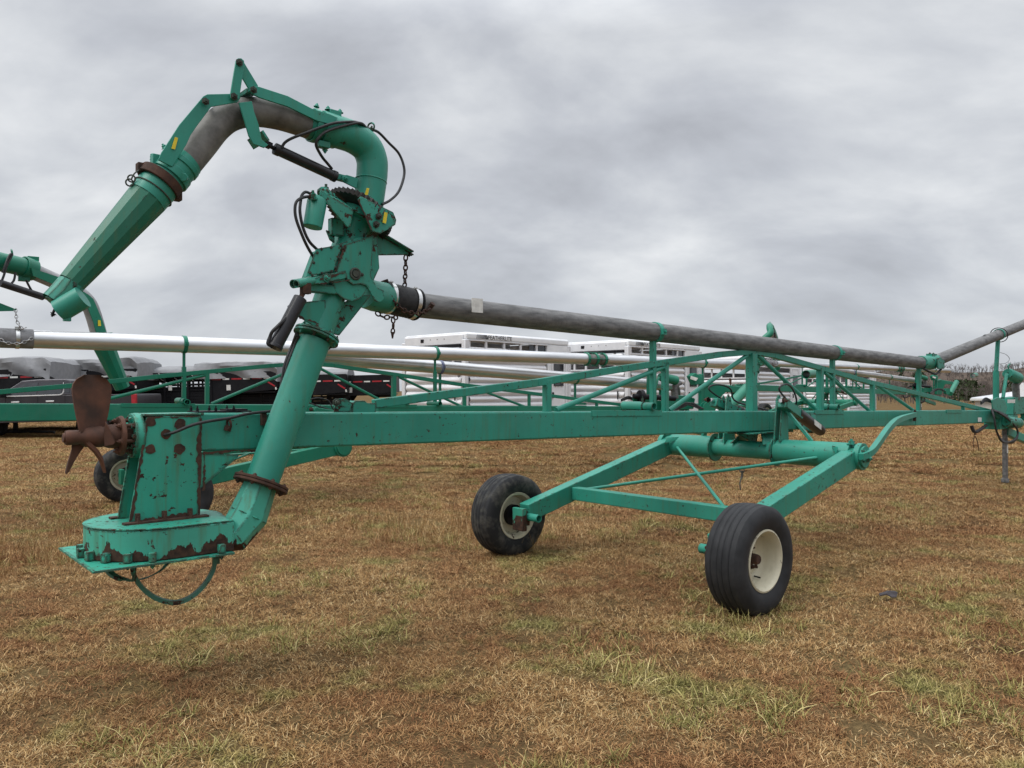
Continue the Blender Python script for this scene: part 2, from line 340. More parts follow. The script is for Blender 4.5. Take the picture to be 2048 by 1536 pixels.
def grass_material(name,green_bias=0.0):
    m,nt,b=newmat(name); Lk=nt.links.new
    g=N(nt,'ShaderNodeNewGeometry'); at=N(nt,'ShaderNodeAttribute',attribute_name='rnd')
    def nz(s,d,off=0,r=.6):
        q=N(nt,'ShaderNodeMapping'); Lk(g.outputs['Position'],q.inputs[0]); q.inputs['Location'].default_value=(off,off*.7,0); q.inputs['Scale'].default_value=(1,1,.2)
        n=N(nt,'ShaderNodeTexNoise'); n.inputs['Scale'].default_value=s; n.inputs['Detail'].default_value=d; n.inputs['Roughness'].default_value=r; Lk(q.outputs[0],n.inputs[0]); return n.outputs[0]
    def ramp(x,els):
        c=N(nt,'ShaderNodeValToRGB'); Lk(x,c.inputs[0]); r=c.color_ramp
        r.elements[0].position=els[0][0]; r.elements[0].color=(*els[0][1],1); r.elements[1].position=els[-1][0]; r.elements[1].color=(*els[-1][1],1)
        for p,k in els[1:-1]: q=r.elements.new(p); q.color=(*k,1)
        return c.outputs[0]
    def mp(x,a,b_,lo=0,hi=1):
        n=N(nt,'ShaderNodeMapRange'); Lk(x,n.inputs[0]); n.inputs[1].default_value=a; n.inputs[2].default_value=b_; n.inputs[3].default_value=lo; n.inputs[4].default_value=hi; return n.outputs[0]
    dry=ramp(at.outputs['Fac'],[(0,(.080,.037,.014)),(.35,(.225,.120,.046)),(.62,(.365,.215,.085)),(.85,(.50,.335,.150)),(1,(.72,.56,.31))])
    red=ramp(at.outputs['Fac'],[(0,(.066,.028,.012)),(.5,(.215,.100,.041)),(.85,(.36,.190,.080)),(1,(.57,.36,.17))])
    grn=ramp(at.outputs['Fac'],[(0,(.060,.068,.020)),(.5,(.20,.195,.055)),(.85,(.36,.33,.115)),(1,(.60,.50,.24))])
    x1=N(nt,'ShaderNodeMix',data_type='RGBA'); Lk(mp(nz(.9,4,3),.44,.60),x1.inputs[0]); Lk(dry,x1.inputs[6]); Lk(red,x1.inputs[7])
    x2=N(nt,'ShaderNodeMix',data_type='RGBA'); Lk(mp(nz(1.3,5,11,.65),.535-green_bias,.66-green_bias,0,.85),x2.inputs[0]); Lk(x1.outputs[2],x2.inputs[6]); Lk(grn,x2.inputs[7])
    Lk(x2.outputs[2],b.inputs['Base Color']); b.inputs['Roughness'].default_value=.8; b.inputs['Specular IOR Level'].default_value=.15
    return m
GCOL=bpy.data.collections.new('grass_variants'); TCOL=bpy.data.collections.new('tuft_variants')
def blades(n,size,hmin,hmax,wmin,wmax,lean,name,mat,coll,clump=0,seed=0,grn=None):
    rd=random.Random(seed); vs=[];fs=[];rv=[]
    cl=[(rd.uniform(-size/2,size/2),rd.uniform(-size/2,size/2),rd.uniform(0,6.28)) for _ in range(max(1,clump))]
    for i in range(n):
        if clump and rd.random()<.55:
            c=rd.choice(cl); x=c[0]+rd.gauss(0,.02); y=c[1]+rd.gauss(0,.02)
        else: x=rd.uniform(-size/2,size/2); y=rd.uniform(-size/2,size/2)
        h=rd.uniform(hmin,hmax)*(1.0 if rd.random()<.93 else 1.7); a=rd.uniform(0,6.283); l=R(rd.uniform(*lean)); wd=rd.uniform(wmin,wmax)
        dx,dy=math.cos(a),math.sin(a); px,py=-dy,dx; tw=rd.uniform(-.6,.6); px,py=px*math.cos(tw)-py*math.sin(tw),px*math.sin(tw)+py*math.cos(tw)
        p=V((x,y,-.004)); th=l*.62; o=len(vs); L=h/3
        for k in range(3):
            ww=wd*(1,.85,.5)[k]/2; vs+= [(p.x+px*ww,p.y+py*ww,p.z),(p.x-px*ww,p.y-py*ww,p.z)]
            p=p+V((dx*math.sin(th),dy*math.sin(th),math.cos(th)))*L; th+=l*.26
        vs.append(tuple(p)); fs+=[(o,o+1,o+3,o+2),(o+2,o+3,o+5,o+4),(o+4,o+5,o+6)]
        r=rd.random(); rv+=[r]*7
    me=bpy.data.meshes.new(name); me.from_pydata(vs,[],fs); me.materials.append(mat)
    at=me.attributes.new('rnd','FLOAT','POINT'); at.data.foreach_set('value',rv); me.shade_smooth()
    ob=bpy.data.objects.new(name,me); coll.objects.link(ob); return ob
def scatter(name,pts,coll,label,cat):
    me=bpy.data.meshes.new(name); me.from_pydata([p[0] for p in pts],[],[])
    a=me.attributes.new('rot','FLOAT_VECTOR','POINT'); a.data.foreach_set('vector',[c for p in pts for c in (p[4],p[5],p[1])])
    a=me.attributes.new('scl','FLOAT','POINT'); a.data.foreach_set('value',[p[2] for p in pts])
    a=me.attributes.new('idx','INT','POINT'); a.data.foreach_set('value',[p[3] for p in pts])
    o=bpy.data.objects.new(name,me); COL.objects.link(o)
    ng=bpy.data.node_groups.new(name,'GeometryNodeTree'); ng.interface.new_socket('Geometry',in_out='INPUT',socket_type='NodeSocketGeometry'); ng.interface.new_socket('Geometry',in_out='OUTPUT',socket_type='NodeSocketGeometry')
    gi=ng.nodes.new('NodeGroupInput'); go=ng.nodes.new('NodeGroupOutput'); ip=ng.nodes.new('GeometryNodeInstanceOnPoints'); ci=ng.nodes.new('GeometryNodeCollectionInfo')
    ci.inputs['Collection'].default_value=coll; ci.inputs['Separate Children'].default_value=True; ci.inputs['Reset Children'].default_value=True
    def na(n,t):
        q=ng.nodes.new('GeometryNodeInputNamedAttribute'); q.data_type=t; q.inputs['Name'].default_value=n; return [s for s in q.outputs if s.enabled and s.name=='Attribute'][0]
    L=ng.links.new; L(gi.outputs[0],ip.inputs['Points']); L(ci.outputs[0],ip.inputs['Instance']); ip.inputs['Pick Instance'].default_value=True
    L(na('idx','INT'),ip.inputs['Instance Index']); L(na('rot','FLOAT_VECTOR'),ip.inputs['Rotation']); L(na('scl','FLOAT'),ip.inputs['Scale'])
    L(ip.outputs[0],go.inputs[0])
    md=o.modifiers.new('grass','NODES'); md.node_group=ng
    tag(o,label,cat,kind='stuff'); return o
def grass():
    gm=grass_material('dead grass blades'); gm2=grass_material('green grass blades',.30)
    for i in range(6): blades(4000,.56,.022,.056,.0022,.0044,(60,135),'lawn_patch',gm,GCOL,clump=26,seed=i)
    pts=[]; rd=random.Random(3)
    def fill(y0,y1,step,sc):
        y=y0
        while y<y1:
            half=.72*y+1.2; x=-half
            while x<half:
                X=x+rd.uniform(-.3,.3)*step; Y=y+rd.uniform(-.3,.3)*step
                pts.append(((X,Y,gz(X,Y)),rd.uniform(0,6.283),sc*rd.uniform(.85,1.2),rd.randrange(6),rd.uniform(-.012,.012),rd.uniform(-.012,.012)))
                x+=step
            y+=step
    fill(1.4,8.5,.40,1.0); fill(8.5,15,.58,1.35); fill(15,27,.85,1.9); fill(27,46,1.4,2.8)
    scatter('grass',pts,GCOL,'matted dead brown grass with faint green patches over the field','grass')
    # loose tussocks of longer blades
    for i in range(4): blades(34,.10,.05,.13,.003,.006,(35,115),'tuft_a_green',gm2,TCOL,seed=40+i)
    for i in range(3): blades(9,.30,.12,.26,.0016,.0028,(80,160),'tuft_b_straw',gm,TCOL,seed=60+i)
    for i in range(2): blades(26,.25,.14,.36,.0018,.003,(5,50),'tuft_c_standing',gm,TCOL,seed=80+i)
    pts=[]
    for k in range(9000):
        Y=2.2+ (rd.random()**1.3)*15; X=rd.uniform(-1,1)*(.72*Y+.6)
        v=mnoise.noise(V((X*.9+11,Y*.9+7,0)))
        t=rd.random()
        if v>.16 and t<.60: idx=rd.randrange(4)
        elif t<.07: idx=4+rd.randrange(3)
        else: continue
        pts.append(((X,Y,gz(X,Y)),rd.uniform(0,6.283),rd.uniform(.6,1.15),idx,0,0))
    # named standing straw patches: by the rear wheels and left edge
    for (cx,cy,sx,sy,n) in ((-.15,8.1,.7,.3,60),(-4.6,6.9,.35,.35,40),(-1.3,8.9,1.4,.5,60),(-4.7,8.4,.6,.4,25),(3.0,9.5,2,.5,30)):
        for k in range(n):
            X=rd.gauss(cx,sx); Y=rd.gauss(cy,sy); pts.append(((X,Y,gz(X,Y)),rd.uniform(0,6.283),rd.uniform(.6,1.1),7+rd.randrange(2),0,0))
    for k in range(260):   # matted pale straw heap left of the rear wheel
        X=rd.gauss(-1.5,.9); Y=rd.gauss(8.2,.45); pts.append(((X,Y,gz(X,Y)+.01),rd.uniform(0,6.283),rd.uniform(.8,1.4),4+rd.randrange(3),0,0))
    scatter('tall_grass',pts,TCOL,'longer green tussocks and pale straw stalks among the dead grass','tall grass')
grass()

# ------------------------------------------------------------------ lagoon pump machine
def wheel(root,c,outer,tirem,name='wheel'):      # c centre, outer=+1 when the dished face looks to the viewer's side (-y)
    R_,W=.392,.30; ax=V((0,-1,0))*outer; b=MB()
    prof=[]
    tr=[(.212,-.115),(.235,-.130),(.285,-.148),(.335,-.146),(.367,-.128),(.382,-.112)]
    gx=[-.112,-.078,-.070,-.062,-.028,-.020,-.012,.012,.020,.028,.062,.070,.078,.112]
    prof+=tr
    for i,x in enumerate(gx):
        crown=.392-.010*(x/.11)**2
        prof.append((crown-(.008 if i%3==2 else 0),x))
    prof+=[(r,-a) for r,a in tr[::-1]]
    prof+=[(.20,.10),(.20,-.10)]
    b.lathe(prof,c,ax,72,closed=True); t=b.build('wheel',tirem,root,smooth=50); t.name=name
    b=MB(); b.lathe([(.222,.118),(.222,.128),(.210,.132),(.200,.118),(.190,.095),(.186,.02),(.178,-.01),(.150,-.030),(.110,-.022),(.075,-.020),(.05,-.02),(.05,-.028),(.15,-.038),(.176,-.03),(.186,-.06),(.19,-.095),(.20,-.118),(.222,-.128),(.226,-.118),(.205,-.10),(.205,.10)],c,ax,64,closed=True)
    b.build('rim',mt_rimm,t,smooth=40)
    b=MB(); b.lathe([(.0001,.075),(.030,.072),(.036,.06),(.040,.0),(.052,-.01),(.055,-.04)],c,ax,24)
    for k in range(6):
        a=k*math.pi/3; b.bolt(V(c)+ax*-.020+V((math.cos(a)*.082,0,math.sin(a)*.082)),ax,.012,.02)
    b.build('hub',mt_rust,t,smooth=30)
    rq=random.Random(4); b=MB(); pl=[]
    for k in range(60):
        a=k*math.pi/30; rr=.078+.020*math.sin(6*a+1)+rq.uniform(-.013,.013); pl.append(V(c)+ax*-.0135+V((math.cos(a)*rr,0,math.sin(a)*rr)))
    b.plate(pl,ax,.003)
    for k in range(16):
        a=rq.uniform(0,6.28); d=rq.uniform(.10,.135); q=V(c)+ax*-.0135+V((math.cos(a)*d,0,math.sin(a)*d)); z=rq.uniform(.004,.010)
        b.plate([q+V((math.cos(j*1.26)*z*rq.uniform(.6,1.3),0,math.sin(j*1.26)*z*1.2)) for j in range(5)],ax,.018)
    b.build('rust_ring',mt_rust,t,smooth=0)
    b=MB(); b.disc(V(c)-ax*.06,ax,.10,.045,28); b.build('hub_drum',mt_black,t)
    b=MB(); pv=V(c)+V((.14*.5,0,-.14)); b.tube([pv+ax*-.01,pv+ax*.035+V((.01,0,-.006))],.006,8); b.build('valve_stem',mt_black,t)
    return t
mt_rimm=None
def rim_material():
    # cream rim with rust blotches round the hub
    return paint('cream rim enamel',(.60,.56,.42),rust=.75,edge=.2,streak=.15,fade=.1,spot=14,rough=.5)
mt_rimm=rim_material()

def chassis(root,mbeam,mtube,tirem,pz=.97,own_pipe=True):
    L=M1
    # beam: sloping very slightly along its length
    b=MB(); tl,tr_=-3.46,9.55
    def bz(t): return 1.345-.0156*(t+2.8)
    b.bar((tl,0,bz(tl)),(2.35,0,bz(2.35)),.204,.208); b.bar((2.351,0,bz(2.35)-.001),(tr_,0,bz(tr_)),.198,.202)
    beam=b.build('main_beam',mbeam,root,bevel=.012)
    for t0,t1 in ((-.35,.55),(3.3,4.0),(7.2,7.8)):
        b=MB(); b.bar((t0,-.10,bz(t0)+.088),(t1,-.10,bz(t1)+.088),.016,.05); b.build('beam_doubler_plate',mbeam,beam,bevel=.002)
    b=MB(); b.plate([(6.1,-.1015,bz(6.1)-.095),(6.45,-.1015,bz(6.45)-.095),(6.45,-.1015,bz(6.45)+.095),(6.1,-.1015,bz(6.1)+.095)],(0,1,0),.006); b.build('splice_plate',mbeam,beam)
    # truss
    def q(px,py): return L(px,py,0)
    b=MB(); ch=[q(747,808),q(1072,765.5),q(1240,738),q(1440,709),q(1508,703)]
    for a,c in zip(ch,ch[1:]): b.bar(a,c,.052,.058)
    b.build('truss_chord',mbeam,root,bevel=.005)
    b=MB(); ch=[q(1508,704),q(1546,710.5),q(1646,738),q(1739,765),q(1832,786.5),q(1978,822)]
    for a,c in zip(ch,ch[1:]): b.bar(a,c,.052,.06)
    b.build('truss_chord',mbeam,root,bevel=.005)
    def post(px,yt,wm):
        p=q(px,yt); bb=MB(); bb.bar((p.x,0,bz(p.x)+.098),(p.x,0,p.z),wm,wm,up=(1,0,0)); bb.build('truss_post',mbeam,root,bevel=.004)
    post(1094,760,.055); post(1330,724,.052); post(1503,706,.088); post(1640,736,.066); post(1745,766,.056); post(1836,788,.046); post(1926,810,.046)
    for a,c in (((1112,820),(1330,733)),((1338,821),(1494,711)),((1516,711),(1636,823)),((1648,744),(1744,826)),((1754,770),(1830,823))):
        b=MB(); b.tube([q(*a),q(*c)],.022,14); b.build('truss_brace',mtube,root)
    # folding link at the low end of the truss
    b=MB(); b.plate([L(668,824,.03),L(670,806,.03),L(676,797,.03),L(690,797,.03),L(704,806,.03),L(700,824,.03)],(0,1,0),.014)
    b.plate([L(698,826,0),L(700,806,0),L(706,801,0),L(724,801,0),L(729,806,0),L(746,806,0),L(746,824,0),L(736,829,0)],(0,1,0),.075)
    b.bar(L(678,806,.03),L(704,813,.0),.03,.035); b.build('hinge_bracket',mt_pivot if own_pipe else mbeam,root,bevel=.003)
    b=MB(); b.tube([L(672,805,.07),L(672,805,-.07)],.014,12); b.bolt(L(672,805,.07),(0,-1,0),.016,.02); b.build('hinge_pin',mt_bolt,root)
    # slide stubs for the pipe supports
    for (xa,xb,yy) in ((1244,1316,817.5),(1641,1671,820.5)):
        A=L(xa,yy-2,-.16 if xb<1500 else -.1); B=L(xb,yy,.10); B.x=A.x=(A.x+B.x)/2; B.z=A.z=bz(A.x)+.145
        b=MB(); b.pipe_open((A.x,.22,A.z),(A.x,-.13,A.z),.036,.006,24); b.pipe_open((A.x,.22,A.z),(A.x,-.02,A.z),.043,.008,24)
        b.bar((A.x-.05,.05,A.z-.04),(A.x+.05,.05,A.z-.04),.22,.012); b.bolt((A.x,.0,A.z+.04),(0,0,1),.01,.03); b.build('slide_stub',mt_pivot if own_pipe else mtube,root)
    # axle pivot tube and its brackets
    pt=2.2; 
    b=MB(); b.tube([(pt,1.13,pz),(pt,-1.13,pz)],.090,36); b.build('pivot_tube',mtube,root,smooth=30,bevel=.004)
    b=MB(); b.tube([(pt,-.28,pz),(pt,-1.04,pz)],.122,36); b.build('pivot_sleeve',mtube,root,smooth=30,bevel=.004)
    b=MB(); b.tube([(pt,.45,pz),(pt,1.04,pz)],.118,36); b.build('pivot_sleeve',mtube,root,smooth=30,bevel=.004)
    b=MB()
    for sgn in (-1,1):
        b.disc((pt,-.27 if sgn>0 else .45,pz),(0,1,0),.150,.014,36)
        b.plate([(pt-.02,-.105*sgn,bz(pt)-.12),(pt+.30,-.105*sgn,bz(pt)-.12),(pt+.12,-.19*sgn,pz+.06),(pt-.12,-.19*sgn,pz+.06)],(0,1,-.3*sgn),.014)
    b.plate([(pt-.34,-.0,bz(pt)-.112),(pt+.1,0,bz(pt)-.112),(pt+.06,0,pz+.07),(pt-.06,0,pz+.09)],(0,1,0),.016)
    b.box((pt,0,bz(pt)-.117),(.62,.34,.014)); b.build('axle_bracket',mt_pivot if own_pipe else mbeam,root,bevel=.002)
    for sgn in (1,-1):
        # lift lug on the sleeve with its brace
        b=MB(); y=-.29*sgn
        b.plate([(pt-.10,y,pz+.06),(pt-.04,y,pz+.52),(pt+.0,y,pz+.57),(pt+.04,y,pz+.52),(pt+.12,y,pz+.08)],(0,1,0),.02)
        b.plate([(pt-.10,y-.06*sgn,pz+.10),(pt-.04,y-.06*sgn,pz+.52),(pt+.0,y-.06*sgn,pz+.56),(pt+.04,y-.06*sgn,pz+.50),(pt+.08,y-.06*sgn,pz+.12)],(0,1,0),.014)
        b.build('lift_lug',mt_pivot if own_pipe else mbeam,root,bevel=.002)
        b=MB(); b.bar((pt,y-.05*sgn,pz+.45),(pt+.02,y-.34*sgn,pz+.115),.035,.03); b.build('lug_brace',mbeam,root,bevel=.003)
        # hydraulic lift cylinder
        A=M1(1561,801,.40); B=M1(1642,862,.24); A=V((A.x,A.y*sgn,A.z+pz-.97)); B=V((B.x,B.y*sgn,B.z)); D=B-A
        b=MB(); b.tube([A+D*.38,A+D*.97],.060,28); b.tube([A+D*.36,A+D*.40],.064,28); b.tube([A+D*.93,A+D*1.0],.05,24); c0=b.build('lift_cylinder',mt_cyl,root,smooth=40,bevel=.003)
        b=MB(); b.tube([A,A+D*.40],.02,14); b.build('cylinder_rod',mt_chrome,c0)
        b=MB(); nn=V((0,1,0)).cross(D).normalized(); b.bar(A+nn*.01+D*.04,A+nn*.01+D*.42,.105,.095); b.build('rod_guard',mt_pivot if own_pipe else mbeam,c0,bevel=.008)
        b=MB(); b.plate([A+D*.68+V((0,-.061*sgn,.028)),A+D*.86+V((0,-.061*sgn,.028)),A+D*.86+V((0,-.061*sgn,-.028)),A+D*.68+V((0,-.061*sgn,-.028))],(0,1,0),.003); b.build('decal',mt_white,c0)
        b=MB(); b.bolt(A+V((0,-.03*sgn,0)),(0,-sgn,0),.02,.03); b.build('clevis_pin',mt_rust,c0)
        b=MB(); b.tube(spline([A+D*.34+V((0,0,.03)),A+V((-.02,0,.10)),A+V((.10,0,.16)),A+V((.30,.04*sgn,.12)),A+V((.40,.05*sgn,-.02)),(pt+.5,-.12*sgn,bz(pt)+.10)]),.0095,8); b.build('hydraulic_hose',mt_hose,root)
        b=MB(); b.plate([(B.x-.28,-.11*sgn,bz(pt)+.08),(B.x+.12,-.11*sgn,bz(pt)+.06),(B.x+.10,-.16*sgn,bz(pt)-.08),(B.x-.02,-.16*sgn,bz(pt)-.15),(B.x-.28,-.11*sgn,bz(pt)-.08)],(0,1,.0),.012); b.bar((B.x,-.10*sgn,B.z),(B.x,-.27*sgn,B.z),.07,.05); b.build('cylinder_mount',mt_pivot if own_pipe else mbeam,root,bevel=.002)
    # swing arms
    for sgn in (1,-1):
        y=-1.045*sgn
        b=MB(); b.bar((-.03,y,.43),(pt+.02,y,pz),.13,.168); b.build('swing_arm',mbeam if own_pipe else mbeam,root,bevel=.008)
        b=MB(); b.disc((pt,y-.07*sgn,pz),(0,1,0),.124,.05,36); b.disc((pt,y-.10*sgn,pz),(0,1,0),.10,.03,36); b.build('arm_cap',mbeam,root,bevel=.003)
        b=MB(); b.plate([(pt-.16,y+.07*sgn,pz+.08),(pt-.20,y+.07*sgn,pz+.02),(pt-.05,y+.20*sgn,pz+.09)],(0,0,1),.012); b.bolt((pt-.04,y,pz+.11),(0,0,1),.026,.03); b.build('arm_gusset',mbeam,root)
        # spindle end
        b=MB(); hh=.21 if sgn<0 else .10; b.box((-.10 if sgn<0 else -.04,y,.375),(.05,.15,hh)); b.box((-.05,y-.02*sgn,.38),(.09,.12,min(.14,hh))); sp=b.build('spindle_block',mt_corr if own_pipe else mbeam,root,bevel=.006)
        b=MB(); b.pipe_open((-.03,y+.05*sgn,.395),(-.03,y+(.19 if sgn<0 else .13)*sgn+(.0 if sgn>0 else 0),.395),.036,.008,24); b.build('spindle_tube',mtube,root)
        b=MB(); b.tube([(0,y,.392),(0,y-.26*sgn,.392)],.03,16); b.build('axle_stub',mt_rust,root)
        wheel(root,(0,-1.31*sgn,.380),sgn,tirem if sgn>0 else mt_tire2)
    b=MB(); b.bar((.58,.98,.565),(.58,-.98,.565),.10,.125); b.build('cross_bar',mbeam,root,bevel=.008)
    b=MB(); b.tube([(pt-.08,-.78,pz-.02),(.6,.92,.60)],.0155,12); b.build('sway_rod',mtube,root)
    b=MB(); b.tube([(pt-.12,.86,pz-.02),(.62,-.70,.60)],.0155,12); b.build('sway_rod',mtube,root)
    return bz

def lock_bar(root):
    b=MB(); P=[(2.22,-1.20,.965),(2.36,-1.17,.975),(2.62,-1.05,1.07),(2.95,-.86,1.20),(3.5,-.66,1.34),(4.3,-.44,1.42),(5.9,-.13,1.345)]
    P=[M1(1722,914,1.17),M1(1742,904,1.17),M1(1757,885,1.10),M1(1778,856,.95),M1(1798,839,.75),M1(1830,829,.13)]
    P=spline(P,5)
    for a,c in zip(P,P[1:]): b.bar(a,c+(c-a)*.04,.05,.058)
    b.build('lock_bar',mt_tube,root)
    b=MB(); b.box(M1(1727,912,1.14),(.12,.06,.11)); b.bolt(M1(1737,917,1.18),(0,-1,0),.022,.02); b.build('lock_bar_socket',mt_head,root,bevel=.004)
    b=MB(); b.tube([M1(1830,828,.13),M1(1829,842,.13)],.02,10); b.bolt(M1(1830,824,.13),(0,0,1),.015,.02); b.build('lock_pin',mt_rust,root)

def head(root,mv,mh):
    """impeller housing, gear stand and guard hoops"""
    L=M1; C=V((-3.64,0,0)); RR=.335; zt,zb=.893,.742; ow=.095   # volute
    b=MB(); out=[]
    n=40
    for k in range(n+1):
        a=R(90)+R(180)*k/n; out.append(V((C.x+RR*math.cos(a),RR*math.sin(a),0)))
    out+= [V((-3.50,-RR,0)),V((-3.35,-RR-.005,0)),V((-3.33,-.13,0))]+[V((C.x+RR*math.cos(R(a)),RR*math.sin(R(a)),0)) for a in (-12,5,25,45,65,80)]
    b.plate([p+V((0,0,(zt+zb)/2)) for p in out],(0,0,1),zt-zb); vol=b.build('pump_housing',mv,root,bevel=.004,smooth=25)
    b=MB(); o2=[C+(p-C)*1.012 if i<=n else p for i,p in enumerate(out)]; b.plate([V((p.x,p.y,zt+.006)) for p in o2],(0,0,1),.006); b.build('top_cover',mt_head if mv is mt_vol else mv,vol,bevel=.001)
    # bottom plate with square corners
    b=MB(); b.plate([(-4.02,.37,.735),(-4.02,-.36,.735),(-3.38,-.375,.735),(-3.36,-.375,.735),(-3.30,.37,.735)],(0,0,1),.010); b.build('bottom_plate',mh,vol,bevel=.001)
    for k in range(10):
        a=R(105)+R(165)*k/9; c=V((C.x+(RR+.016)*math.cos(a),(RR+.016)*math.sin(a),.765)) if k<9 else V((-3.42,-RR-.016,.765))
        b=MB(); b.box(c,(.034,.034,.045),Matrix.Rotation(a,3,'Z')); b.bolt((c.x,c.y,.728),(0,0,-1),.012,.012); b.build('clamp_lug',mh,vol,bevel=.005)
    # outlet elbow (mitred)
    yo=-.25
    b=MB(); P=[L(436,1077,.25),L(466,1072,.25),L(497,1031,.25),L(521,970,.25)]
    b.tube(P,[.080,.094,.105,.090],8,ref=(0,.38,.92)); b.build('outlet_elbow',mv,root,smooth=20,bevel=.004)
    b=MB()
    for i in (1,2): 
        T=(P[i+1]-P[i-1]).normalized(); b.torus(P[i],T,(.094,.104)[i-1],.0035,8,6)
    b.build('weld_seam',mh,root)
    # riser flange
    ax=(L(636,668,.19)-L(521,969,.25)).normalized(); F=L(521,970,.25)
    b=MB(); b.disc(F,ax,.150,.014,28); b.disc(F+ax*.017,ax,.150,.014,28)
    for k in range(8):
        a=k*math.pi/4; u=ax.cross(V((0,1,0))).normalized(); w_=ax.cross(u); p=F+(u*math.cos(a)+w_*math.sin(a))*.128
        b.bolt(p+ax*.024,ax,.012,.009); b.bolt(p-ax*.007,-ax,.012,.009)
    b.build('lower_flange',mt_rust if mv is mt_vol else mh,root,bevel=.002)
    # stand
    b=MB(); y=-.095
    def fp(px,py,s): return L(px,py,s)
    zb0=.90; ztop=1.455
    for yy in (-.10,.10):
        b.plate([(-3.80,yy,zb0),(-3.45,yy,zb0),(-3.44,yy,ztop-.01),(-3.715,yy,ztop-.01)],(0,1,0),.014)
    b.plate([(-3.445,-.09,zb0),(-3.445,.09,zb0),(-3.435,.09,ztop-.01),(-3.435,-.09,ztop-.01)],(1,0,0),.014)
    b.box((-3.575,0,ztop-.002),(.30,.216,.012)); st=b.build('gear_stand',mh,root,bevel=.003)
    b=MB()
    for yy in (-.125,.125): b.box((-3.62,yy,.906),(.42,.05,.012))
    for yy in (-.125,.125):
        for x in (-3.76,-3.63,-3.5): b.box((x,yy*.93,.928),(.022,.018,.05)); b.bolt((x,yy*1.05,.912),(0,0,1),.010,.016)
    b.build('base_flange',mt_rust if mv is mt_vol else mh,st)
    if mv is mt_vol:
        for px,py,r_ in ((301,844,.027),(301,899,.026),(360,848,.031),(359,898,.029),(332,868,.026)):
            b=MB(); p=L(px,py,.108); pts=[]
            for k in range(14):
                a=k*2*math.pi/14; rr=r_*random.uniform(.82,1.12); pts.append((p.x+rr*math.cos(a),-.1085,p.z+rr*math.sin(a)))
            b.plate(pts,(0,1,0),.004); b.build('weld_plug',mt_rust,st)
    b=MB(); b.plate([L(395,905,.10),L(478,909,.10),L(474,916,.10),L(400,977,.10),L(395,978,.10)],(0,1,0),.012); b.plate([L(395,905,-.10),L(478,909,-.10),L(400,977,-.10)],(0,1,0),.012)
    b.build('gusset',mh,root,bevel=.002)
    b=MB()
    for k in range(6): b.bolt((-3.44+.1*(k%3),(-.05,.05)[k//3],1.462),(0,0,1),.008,.02)
    b.box((-3.30,0,1.463),(.30,.16,.008)); b.box((-3.22,0,1.470),(.12,.10,.012)); b.build('inspection_cover',mt_black,root)
    # bearing and shaft along -x
    zc=1.345
    b=MB(); b.lathe([(.06,-3.765),(.115,-3.765),(.118,-3.745),(.118,-3.72),(.07,-3.72)],(0,0,zc),(1,0,0),36)
    for k in range(10):
        a=k*math.pi/5; b.box((-3.765,math.cos(a)*.088,zc+math.sin(a)*.088),(.03,.022,.022),Matrix.Rotation(a,3,'X'))
    b.build('bearing_ring',mh,root,bevel=.003)
    b=MB(); b.lathe([(.04,-3.825),(.098,-3.825),(.104,-3.813),(.104,-3.805),(.04,-3.805)],(0,0,zc),(1,0,0),30)
    for k in range(6):
        a=k*math.pi/3+.3; b.tube([(-3.81,math.cos(a)*.08,zc+math.sin(a)*.08),(-3.73,math.cos(a)*.08,zc+math.sin(a)*.08)],.010,8); b.bolt((-3.825,math.cos(a)*.08,zc+math.sin(a)*.08),(-1,0,0),.012,.015)
    b.build('shaft_flange',mt_prop,root,bevel=.002)
    b=MB(); b.lathe([(.035,-3.70),(.052,-3.72),(.052,-3.80),(.062,-3.815),(.060,-3.87),(.045,-3.905)],(0,0,zc),(1,0,0),28); b.build('shaft',mt_prop,root)
    # propeller
    b=MB(); b.lathe([(.0001,-4.075),(.022,-4.075),(.024,-4.065),(.033,-4.065),(.037,-4.055),(.037,-4.01),(.034,-4.0),(.050,-3.975),(.054,-3.90),(.0001,-3.90)],(0,0,zc),(1,0,0),30); pr=b.build('propeller',mt_prop,root,smooth=50)
    def blade(rad,tan,wmul=1.0,span=.275,beta=R(24),bend=.0,nm=None):
        rad=V(rad).normalized();tan=V(tan).normalized(); X=V((1,0,0)); b=MB(); nu,nv=9,12; g=[]
        for side in (1,-1):
            for j in range(nv+1):
                f=j/nv; r_=.03+span*f; wd=(.112+.046*math.sin(min(1,f*1.2)*math.pi/2))*wmul
                if f>.72: wd*=math.sqrt(max(0.0,1-((f-.72)/.30)**2))*.98+.02
                bt=beta+R(18)*(1-f)
                wdir=X*math.cos(bt)+tan*math.sin(bt); nd=-X*math.sin(bt)+tan*math.cos(bt)
                for i in range(nu+1):
                    s_=(i/nu-.5)*2; camber=.028*(1-s_*s_)*(f**.6)
                    p=V((-3.945+.005*f,0,zc))+rad*r_+wdir*s_*wd*.62+nd*(camber+bend*f*f+side*.005)
                    g.append(p)
        m_=(nu+1)*(nv+1); fs=[]
        for sd in (0,1):
            for j in range(nv):
                for i in range(nu):
                    a=sd*m_+j*(nu+1)+i; q_=(a,a+1,a+nu+2,a+nu+1); fs.append(q_ if sd==0 else q_[::-1])
        bd=[(0,i) for i in range(nu+1)]+[(j,nu) for j in range(1,nv+1)]+[(nv,i) for i in range(nu-1,-1,-1)]+[(j,0) for j in range(nv-1,0,-1)]
        for k in range(len(bd)):
            a=bd[k][0]*(nu+1)+bd[k][1]; c=bd[(k+1)%len(bd)]; c=c[0]*(nu+1)+c[1]; fs.append((a,a+m_,c+m_,c))
        b.add(g,fs); b.build('blade',mt_prop,pr,smooth=60)
    blade((0,0,1),(0,1,0),1.0,.285,R(8),.02)
